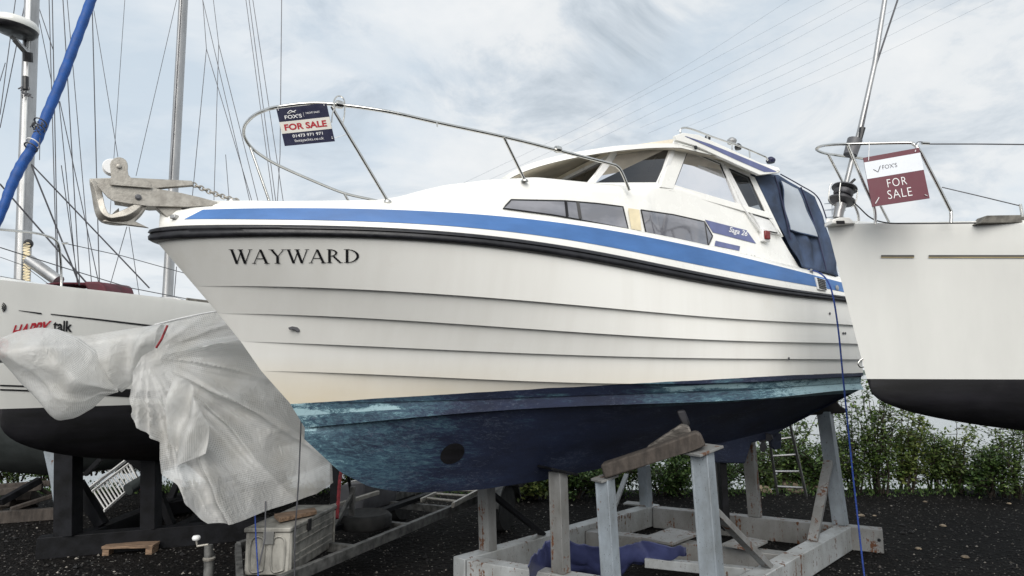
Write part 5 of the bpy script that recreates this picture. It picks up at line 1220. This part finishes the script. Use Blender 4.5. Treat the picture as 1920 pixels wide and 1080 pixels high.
# middle part between the ties
T2 = DY([(130, 631, 6.05), (170, 628, 6.1), (220, 620, 6.2), (260, 614, 6.25), (305, 607, 6.3)]); B2 = DY([(205, 712, 6.1), (228, 736, 6.15), (245, 722, 6.2), (262, 694, 6.2), (288, 668, 6.25)])
def midf(sgn): return lambda p, u, v: p+Vector((0, -sgn*(.12+.03*math.sin(u*14+v*5)+.06*noise.noise(p*4))*math.sin(math.pi*v)**.7, 0))
for sg in (1, -1): uvbuild(MB().grid(coons(T2, B2, [T2[0], D(170, 660, 6.1), B2[0]], [T2[-1], D(300, 640, 6.25), B2[-1]], 50, 26, midf(sg))), 'sheet', M['tarp'], sheet, 50, 26, 70, 32)
# right hand drape, folds fanning out from the tie at (286, 668)
g0 = D(286, 668, 6.25)
def fanf(sgn, base, ridge=False):
    def fn(p, u, v):
        x, y = proj(p); a = math.atan2(y-668, x-286); r = math.hypot(x-286, y-668)/300
        cr = lambda q: (1-abs(math.sin(q)))**2
        f = .13*cr(a*5.5+.5*math.sin(r*2.2)+.3)*min(1, r*1.8)**1.8+.08*cr(a*12+.7*math.sin(r*3+1)+1.1)*min(1, r*2)**2*(1.1-.4*min(1, r))+.035*cr(a*26+r*1.5)*max(0, 1-r*.8)*min(1, r*2)**2+.11*min(1, r*2)*noise.noise(p*1.4)+.05*(.35-abs(noise.noise(p*2.7+Vector((3, 1, 0)))))
        return p+Vector((.02*noise.noise(p*5+Vector((9, 0, 0))), -(base+f*1.2)*sgn*min(1, v*5+.05), .02*noise.noise(p*3)*(1 if v > .9 else 0)))
    return fn
T3 = DY([(292, 609, 6.3), (345, 596, 6.45), (400, 585, 6.6), (480, 574, 6.85), (560, 566, 7.1), (650, 560, 7.4)])
L3 = DY([(292, 609, 6.3), (283, 650, 6.25), (264, 700, 6.2), (263, 745, 6.15), (280, 795, 6.1), (316, 826, 6.05), (320, 856, 6.0), (327, 884, 6.0), (352, 902, 6.0), (382, 948, 6.0), (404, 975, 6.0)])
B3 = DY([(404, 975, 6.0), (440, 969, 6.15), (480, 961, 6.3), (540, 944, 6.55), (600, 922, 6.8), (634, 900, 7.0)])
R3 = DY([(650, 560, 7.4), (645, 700, 7.2), (634, 900, 7.0)])
uvbuild(MB().grid(coons(T3, B3, L3, R3, 150, 120, fanf(1, .12))), 'sheet', M['tarp'], sheet, 150, 120, 120, 110)
sh = Vector((-.25, .95, .12))
uvbuild(MB().grid(coons([p+Vector((0, .02, 0)) for p in T3], [p+sh for p in B3], [p+sh*min(1, i/4) for i, p in enumerate(L3)], [p+sh*min(1, i/1) for i, p in enumerate(R3)], 60, 50, fanf(-1, .05))), 'sheet', M['tarp'], sheet, 60, 50, 100, 90)
# hanging flap in front, lit edge
T4 = DY([(330, 700, 5.95), (352, 712, 5.93), (380, 760, 5.92)]); B4 = DY([(322, 830, 5.9), (336, 872, 5.88), (388, 850, 5.9)])
uvbuild(MB().grid(coons(T4, B4, [T4[0], D(318, 770, 5.92), B4[0]], [T4[-1], D(392, 800, 5.92), B4[-1]], 30, 30, lambda p, u, v: p+Vector((0, -.05*math.sin(u*9+v*3)-.05*noise.noise(p*5)-.03, 0)))), 'sheet', M['tarp'], sheet, 30, 30, 30, 60)
# sheet hems
MB().tube(smoothpath([p+Vector((0, -.02, 0)) for p in T3], 3), .006, 5).build('hem', M['white'], sheet)
# tie at the left end, red cord, supported mast inside
m = MB()
for k in range(7):
    c = D(3+random.uniform(-3, 3), 655+random.uniform(-6, 6), 5.85); r_ = random.uniform(.03, .06); ph = random.random()*6
    m.tube([c+Vector((r_*math.cos(q), .02*math.sin(q+ph), r_*1.3*math.sin(q))) for q in np.linspace(0, 5.6, 12)], .005, 5)
m.build('cord', M['redprint'], sheet)
MB().tube([D(314, 610, 6.05), D(303, 636, 6.02), D(293, 652, 6.05)], .010, 6).build('strap', M['redstrap'], sheet)
tag(MB().tube([D(-60, 668, 6.2), D(140, 655, 6.35), D(300, 632, 6.5), D(660, 585, 7.6), D(900, 560, 8.6)], .085, 12).build('stored_mast', M['alu'], None), 'stored mast lying hidden under the plastic sheeting', 'mast')
# post carrying it, red strap and black strap down to the trailer
sp_ = thing('support_post', 'dark steel post standing behind the grey box, under the plastic sheeting', 'post', tuple(G(629, 985)))
f = G(629, 985); f2 = D(629, 700, f.y); MB().beam(f, f2, .14, .12, (0, 1, 0)).build('post', M['blacksteel'], sp_, bevel=.005); MB().box(f+Vector((0, 0, .02)), (.35, .35, .04)).build('foot', M['blacksteel'], sp_)
tag(MB().tube([D(642, 866, 8.2), D(637, 900, 7.9), D(632, 972, 7.6)], .022, 6).build('red_strap', M['redstrap'], None), 'long red strap hanging beside the dark post behind the grey box', 'strap')
tag(MB().tube([D(650, 868, 8.3), D(658, 925, 8.5), D(663, 950, 8.6)], .020, 6).build('black_strap', M['black'], None), 'black strap hanging down onto the trailer near the engine cover', 'strap')

# ------------------------------------------------------------------ trailer, box, tyre, ladder, engine cover
zt_ = GZ+.42
tr = thing('boat_trailer', 'galvanised boat trailer standing under the bow of the cruiser', 'trailer', tuple(G(700, 1040)))
ta, tb2 = G(545, 1082, zt_), G(905, 931, zt_); td_ = (tb2-ta).normalized(); tn = Vector((-td_.y, td_.x, 0))
ta = ta-td_*.6; tb2 = tb2+td_*1.0
wT = 1.25
for a, b in ((ta, tb2), (ta+tn*wT+td_*1.2, tb2+tn*wT)): MB().beam(a, b, .06, .11).build('side_beam', M['dgalv'], tr, bevel=.004)
MB().beam(ta+Vector((0, 0, -.01)), ta+tn*wT+td_*1.2, .06, .09).build('draw_bar', M['dgalv'], tr, bevel=.004)
for q in (1.6, 2.7, 3.8): MB().beam(ta+td_*q+tn*.03, ta+td_*q+tn*(wT-.03), .07, .09).build('cross_beam', M['dgalv'], tr, bevel=.004)
MB().beam(ta+td_*.8+tn*.6+Vector((0, 0, .08)), tb2+tn*.6+Vector((0, 0, .1)), .10, .06).build('keel_beam', M['blacksteel'], tr, bevel=.004)
MB().beam(ta+td_*1.9+tn*.95+Vector((0, 0, .22)), ta+td_*3.2+tn*.8+Vector((0, 0, .28)), .05, .05).build('bunk', M['galv'], tr, bevel=.004)
MB().beam(ta+td_*2.35+tn*.6+Vector((0, 0, .08)), ta+td_*2.35+tn*.6+Vector((0, 0, .50)), .06, .06).beam(ta+td_*2.0+tn*.6+Vector((0, 0, .08)), ta+td_*2.35+tn*.6+Vector((0, 0, .42)), .04, .04).build('winch_post', M['dgalv'], tr)
wc_ = G(941, 992, GZ+.33); wc_ = D(941, 940, 9.8); wc_.z = GZ+.34
ax_ = -tn; 
for sg, base in ((1, wc_), (-1, wc_+tn*(wT+.5))):
    w = MB().lathe(base-ax_*.09, [(.20, 0), (.31, .0), (.335, .03), (.335, .15), (.31, .18), (.20, .18)], 32, ax_).build('wheel', M['tyre'], tr, smooth=50)
    MB().lathe(base-ax_*.07, [(.19, .0), (.205, .005), (.205, .15), (.17, .13), (.06, .12), (.05, .15), (.02, .155)], 24, ax_).build('rim', M['alu'], w, smooth=40)
    m = MB(); rows = []
    for q in np.linspace(.15, math.pi-.15, 14): 
        c = base+td_*(-.44*math.cos(q))+Vector((0, 0, .42*math.sin(q))); rows.append([c-ax_*.13, c+ax_*.13, c+ax_*.13-Vector((0, 0, .05))])
    m.grid(rows).build('mudguard', M['dgalv'], tr, solid=.006)
ea = tb2+tn*.0; 
m = MB().plate([D(940, 905, 9.9), D(958, 893, 9.9), D(978, 886, 10.1), D(950, 912, 9.9)], tn*.5); m.build('light_board', M['dgalv'], tr, bevel=.004)
ty = thing('spare_tyre', 'worn spare tyre lying flat on the trailer beside the grey box', 'tyre', tuple(G(686, 985, zt_)))
c = G(684, 975, zt_+.10); MB().lathe(c, [(.17, -.05), (.28, -.09), (.325, -.05), (.325, .05), (.28, .09), (.17, .06)], 32).build('tyre', M['tyre'], ty, smooth=50)
MB().lathe(c, [(.20, .05), (.18, .055), (.165, -.02), (.08, .0), (.05, .03), (.02, .03)][::-1], 24).build('rim', M['dgalv'], ty, smooth=40)
lt = ladder('ladder', G(790, 938, zt_+.14), G(868, 902, zt_+.14), G(850, 946, zt_+.14), G(935, 900, zt_+.14), 5, .022, 'dull aluminium ladder lying flat on the boat trailer', 'galv')
MB().beam(G(848, 948, zt_+.08), G(905, 918, zt_+.08), .03, .06).build('side_rail', M['galv'], lt)
# engine cover
en = thing('engine_cover', 'grey boxy outboard engine cover with a pale top, beyond the trailer', 'engine cover', tuple(G(700, 960)))
Y_ = 9.4
MB().plate([D(x, y, Y_) for x, y in ((663, 925), (670, 905), (682, 900), (712, 898), (716, 930), (712, 952), (664, 948))], Vector((.35, .55, 0))).build('cowl', M['grey'], en, bevel=.02)
MB().plate([D(x, y, Y_-.01) for x, y in ((670, 903), (684, 896), (722, 890), (732, 896), (712, 901))], Vector((.3, .5, 0))).build('cowl_top', M['alu'], en, bevel=.01)
# metal box
bx = thing('storage_box', 'dented dull aluminium storage box with a hinged lid at the front of the trailer', 'box', tuple(G(540, 1110)))
zt2 = .14; c1, c2, c3 = G(452, 994, zt2), G(545, 989, zt2), G(629, 947, zt2); e1 = c1-c2; e1.z = 0; e2 = c3-c2; e2.z = 0; e1 -= e2.normalized()*e1.dot(e2.normalized())*.55
zb2 = GZ+.42-.02
def bpnt(u, v, z): return Vector((c2.x, c2.y, 0))+e1*u+e2*v+Vector((0, 0, z))
m = MB(); m.plate([bpnt(0, 0, (zt2+zb2)/2-.02), bpnt(1, 0, (zt2+zb2)/2-.02), bpnt(1, 1, (zt2+zb2)/2-.02), bpnt(0, 1, (zt2+zb2)/2-.02)], Vector((0, 0, zt2-zb2-.05))); m.build('body', M['dirtyalu'], bx, bevel=.012)
m = MB(); m.plate([bpnt(-.03, -.02, zt2-.02), bpnt(1.03, -.02, zt2-.02), bpnt(1.03, 1.02, zt2-.02), bpnt(-.03, 1.02, zt2-.02)], Vector((0, 0, .045))); m.build('lid', M['dirtyalu'], bx, bevel=.012)
n1_ = -e2.normalized(); n2_ = -e1.normalized()
def ribs(P0, P1, zlo, zhi, n): return MB().tube(smoothpath([P0+Vector((0, 0, zlo)), P0+Vector((0, 0, zhi)), P1+Vector((0, 0, zhi)), P1+Vector((0, 0, zlo)), P0+Vector((0, 0, zlo))], 4), .012, 6, cap=False)
hh = zt2-zb2
for u0, u1 in ((.12, .38), (.58, .86)): ribs(bpnt(u0, 0, zb2)+n1_*.002, bpnt(u1, 0, zb2)+n1_*.002, hh*.12, hh*.74, 1).build('pressed_rib', M['dirtyalu'], bx, smooth=60)
for z in (.22, .36, .60, .74): MB().tube([bpnt(0, .08, zb2+hh*z)+n2_*.002, bpnt(0, .92, zb2+hh*z)+n2_*.002], .013, 6).build('pressed_rib', M['dirtyalu'], bx, smooth=60)
for v in (.02, .97): MB().tube([bpnt(0, v, zb2)+n2_*.004, bpnt(0, v, zt2-.05)+n2_*.004], .014, 6).build('corner_edge', M['dirtyalu'], bx, smooth=60)
MB().box(bpnt(.47, 0, zt2-.09)+n1_*.01, (.10, .03, .12), math.atan2(e1.y, e1.x)).build('latch', M['rusty'], bx, bevel=.005); MB().box(bpnt(0, .36, zt2-.06)+n2_*.01, (.08, .02, .12), math.atan2(e2.y, e2.x)).build('latch', M['black'], bx, bevel=.005)
tag(MB().plate([G(514, 967, zt2+.035), G(590, 955, zt2+.035), G(594, 961, zt2+.035), G(524, 976, zt2+.035)], Vector((0, 0, .04))).build('plank', M['brown'], None, bevel=.005), 'short weathered plank lying on the lid of the storage box', 'plank')
for L, mt, lb in (([(478, 960, 6.2), (480, 1010, 6.15), (484, 1075, 6.1), (484, 1100, 6.1)], 'bluerope', 'thin blue cord hanging at the left of the storage box'), ([(498, 940, 6.25), (497, 1010, 6.15), (486, 1060, 6.1)], 'wire', 'thin dark cord joining the blue cord at the storage box'), ([(565, 780, 6.0), (560, 900, 5.95), (553, 1000, 5.9), (552, 1095, 5.9)], 'wire', 'dark line hanging in front of the corner of the storage box')):
    tag(MB().tube([D(*q) for q in L], .0065, 6).build('cord', M[mt], None), lb, 'cord')
# jockey wheel handle
jw = thing('jockey_handle', 'galvanised winding handle with white knob standing left of the storage box', 'handle', tuple(G(392, 1100)))
c = G(392, 1085, GZ+.3); hp = lambda x, y: D(x, y, c.y)
MB().tube([Vector((c.x, c.y, GZ+.01)), hp(392, 1048), hp(391, 1022)], [.05, .045, .04], 12).build('tube', M['dgalv'], jw); MB().lathe(hp(392, 1048), [(.055, -.01), (.06, .01), (.03, .03)], 14).build('collar', M['galv'], jw)
MB().tube([hp(391, 1030), hp(390, 1021), hp(370, 1024), hp(368, 1012)], .012, 8).build('crank', M['galv'], jw); MB().lathe(hp(368, 1010), [(.015, -.02), (.035, -.01), (.04, .01), (.03, .028), (.01, .032)], 14).build('knob', M['white'], jw, smooth=60)

# ------------------------------------------------------------------ ladder by the stern, rocks
Yl = 11.2
ladder('ladder', D(1436, 780, Yl-.8), D(1458, 926, Yl), D(1476, 770, Yl-.8), D(1512, 930, Yl), 5, .022, 'tall grey ladder leaning against the stern behind the cradle', 'alu')
def rock(px, py, r, k):
    c = G(px, py); bm = bmesh.new(); bmesh.ops.create_icosphere(bm, subdivisions=3, radius=1)
    m = MB(); m.v = [Vector((v.co.x*r*1.4, v.co.y*r, v.co.z*r*.62))*(1+.30*noise.noise(v.co*1.3+Vector((k*7, 0, 0)))+.12*noise.noise(v.co*4+Vector((k, 3, 0))))+c+Vector((0, 0, r*.25)) for v in bm.verts]; m.f = [tuple(v.index for v in f.verts) for f in bm.faces]; bm.free()
    tag(m.build('rock', M['rock'], None, smooth=30), 'pale brown rock in the low heap at the foot of the stern ladder', 'rock', 'rocks at the foot of the stern ladder')
for k, (x, y, r) in enumerate(((1430, 922, .14), (1440, 910, .18), (1462, 905, .20), (1478, 916, .17), (1495, 912, .18), (1525, 914, .16), (1540, 918, .12), (1488, 922, .12))): rock(x, y, r, k)
o = MB(); 
for k, (x, y) in enumerate(((1768, 987), (1722, 1030), (1892, 945), (1735, 942), (1615, 968), (1640, 968), (1810, 1046))): 
    c = G(x, y); s_ = random.uniform(.03, .06)
    tag(MB().lathe(c+Vector((0, 0, s_*.2)), [(s_*.5, -s_*.3), (s_*1.1, 0), (s_*.8, s_*.35), (s_*.3, s_*.5)], 7).build('pebble', M['rock'], None, smooth=0), 'large pale pebble on the dark gravel at the right', 'pebble', 'large pale pebbles at the right')

# ------------------------------------------------------------------ bushes along the bank
def bush(px, py, hpx, rx, n, leaf, mat, label, ns=9, spread=.9, Y=None, group=None, ls=.046):
    n = int(n*random.uniform(.8, 1.25)); ls = ls*random.uniform(.62, 1.1); n = int(n*(.046/ls)**1.1)
    c = G(px, py) if Y is None else D(px, py, Y); h = hpx*c.y/F
    t = thing('bush', label, 'bush', tuple(c), 0, group)
    st = MB(); V = []; Fs = []; tips = []
    for k in range(ns):
        a = random.random()*6.283; lean = random.uniform(.15, 1)*rx; p = c+Vector((random.uniform(-.2, .2)*rx, random.uniform(-.2, .2), 0)); pts = [p.copy()]
        hh_ = h*random.uniform(.45, 1.12); tx = lean*math.cos(a); tyy = lean*math.sin(a)*.6
        for q in range(1, 7):
            f_ = q/6; pts.append(p+Vector((tx*f_**1.3+.06*noise.noise(Vector((k, f_*3, 0))), tyy*f_**1.3+.06*noise.noise(Vector((k+9, f_*3, 0))), hh_*f_)))
        st.tube(pts, [.022*(1-.8*q/6) for q in range(7)], 5)
        for q in range(2, 7):
            for _ in range(3):
                b = pts[q].lerp(pts[q-1], random.random()); e = b+Vector((random.gauss(0, .22), random.gauss(0, .2), random.uniform(-.05, .22))); st.tube([b, e], [.006, .003], 4); tips.append((b, e))
    for _ in range(n):
        b, e = random.choice(tips); p = b.lerp(e, random.random()**.6)+Vector((random.gauss(0, .05), random.gauss(0, .05), random.gauss(0, .05)))
        if p.z < c.z+.01: p.z = c.z+.02+random.random()*.1
        s_ = ls*random.uniform(.6, 1.35); d1 = Vector((random.gauss(0, 1), random.gauss(0, 1), random.gauss(0, .6))).normalized(); d2 = d1.cross(Vector((random.gauss(0, .6), random.gauss(0, .6), 1))).normalized()
        k = len(V); V += [p-d1*s_, p+d2*s_*.5, p+d1*s_, p-d2*s_*.5]; Fs.append((k, k+1, k+2, k+3))
    st.build('stems', M['bark'], t, smooth=60, fix=False)
    m = MB(); m.v = V; m.f = Fs; m.build('leaves', M[mat], t, smooth=0, fix=False)
gR = 'bushes on the river bank at the right'
bush(1600, 922, 150, .45, 2300, 0, 'leaf', 'upright loose bush right behind the blue rope', group=gR)
bush(1650, 924, 195, .5, 3000, 0, 'leaf', 'tallest leafy bush, under the black bow of the right yacht', 12, group=gR)
bush(1700, 922, 165, .5, 2600, 0, 'leaf3', 'yellow green bush right of the tallest one', group=gR)
bush(1752, 920, 130, .55, 2300, 0, 'leaf', 'mid height open bush under the right yacht', group=gR)
bush(1800, 922, 120, .55, 2300, 0, 'leaf3', 'light green bush just left of the gap showing bright water', group=gR)
bush(1850, 930, 85, .5, 1900, 0, 'leaf2', 'low dark bush in front of the bright water gap', group=gR)
bush(1905, 936, 140, .5, 2600, 0, 'leaf', 'dark dense bush at the right edge', group=gR)
bush(1560, 915, 75, .4, 1300, 0, 'leaf2', 'low bush behind the rear cradle post', group=gR)
gM = 'bushes behind the white cradle'
for k, (x, y, h, r_, n_, mt, lb) in enumerate(((1000, 935, 75, .5, 2400, 'leaf3', 'bright green bush right of the trailer wheel'), (1075, 932, 85, .55, 2800, 'leaf2', 'leafy green bush seen between the two middle cradle posts'), (1140, 928, 75, .5, 2000, 'leaf', 'dark bush behind the third cradle post'),
        (1255, 925, 85, .6, 3200, 'leaf2', 'glossy dark ivy bush left of the nearest cradle post'), (1345, 920, 70, .5, 2000, 'leaf2', 'shaded dark bush under the skeg'), (1425, 915, 85, .4, 1500, 'leaf', 'small bush left of the stern ladder'), (1485, 912, 120, .5, 2000, 'leaf', 'open green bush behind the stern ladder'), (1535, 915, 70, .45, 1300, 'leaf2', 'low bush right of the stern ladder'),
        (955, 925, 55, .45, 1300, 'leaf3', 'low pale bush directly behind the trailer wheel'))):
    bush(x, y, h*1.05, r_*1.9, int(n_*1.5), 0, mt, lb, 14, group=gM)
gL = 'plants between the boats at the left'
bush(15, 905, 75, 1.1, 2600, 0, 'leaf', 'dark bush behind the scrap heap at the left edge', 14, group=gL, Y=14.4); bush(95, 903, 70, 1.0, 2200, 0, 'leaf2', 'dark bush behind the grey leaning panel', 14, group=gL, Y=14.5)
bush(675, 925, 62, .6, 1600, 0, 'leaf3', 'pale leafy plant behind the engine cover', group=gL); bush(770, 915, 60, .8, 1400, 0, 'leaf3', 'low plant far behind the trailer', group=gL)
bush(170, 890, 50, .9, 2200, 0, 'leaf', 'green shrub with white flowers left of the tilted ladder', group=gL, Y=14.0); bush(235, 885, 45, .9, 2000, 0, 'leaf3', 'green shrub with white flowers above the tilted ladder', group=gL, Y=14.2); bush(310, 880, 45, .6, 1000, 0, 'leaf3', 'yellow green plant right of the second black post', group=gL, Y=13.5)
fl = MB()
for k in range(60):
    c = D(random.uniform(150, 255), random.uniform(850, 885), 13.3+random.random()*.5); fl.lathe(c, [(.01, -.01), (.03, 0), (.012, .012)], 6, (0, -1, .3))
tag(fl.build('white_flowers', M['white'], None), 'small white flowers scattered over the shrubs behind the tilted ladder', 'flowers', None, 'stuff')
# low weeds along the bank edge
V = []; Fs = []
for k in range(9000):
    x = random.uniform(-14, 14); y = 12.9+random.gauss(0, .22); z = GZ+hz(x, y)+random.random()**2*.22-(.1 if y > 13.2 else 0); p = Vector((x, y, z)); s_ = random.uniform(.02, .05)
    d1 = Vector((random.gauss(0, .5), random.gauss(0, .5), 1)).normalized(); d2 = d1.cross(Vector((random.random()-.5, random.random()-.5, .1))).normalized(); q = len(V); V += [p-d1*s_, p+d2*s_*.4, p+d1*s_, p-d2*s_*.4]; Fs.append((q, q+1, q+2, q+3))
m = MB(); m.v = V; m.f = Fs; tag(m.build('weeds', M['leaf2'], None, smooth=0, fix=False), kind='stuff')
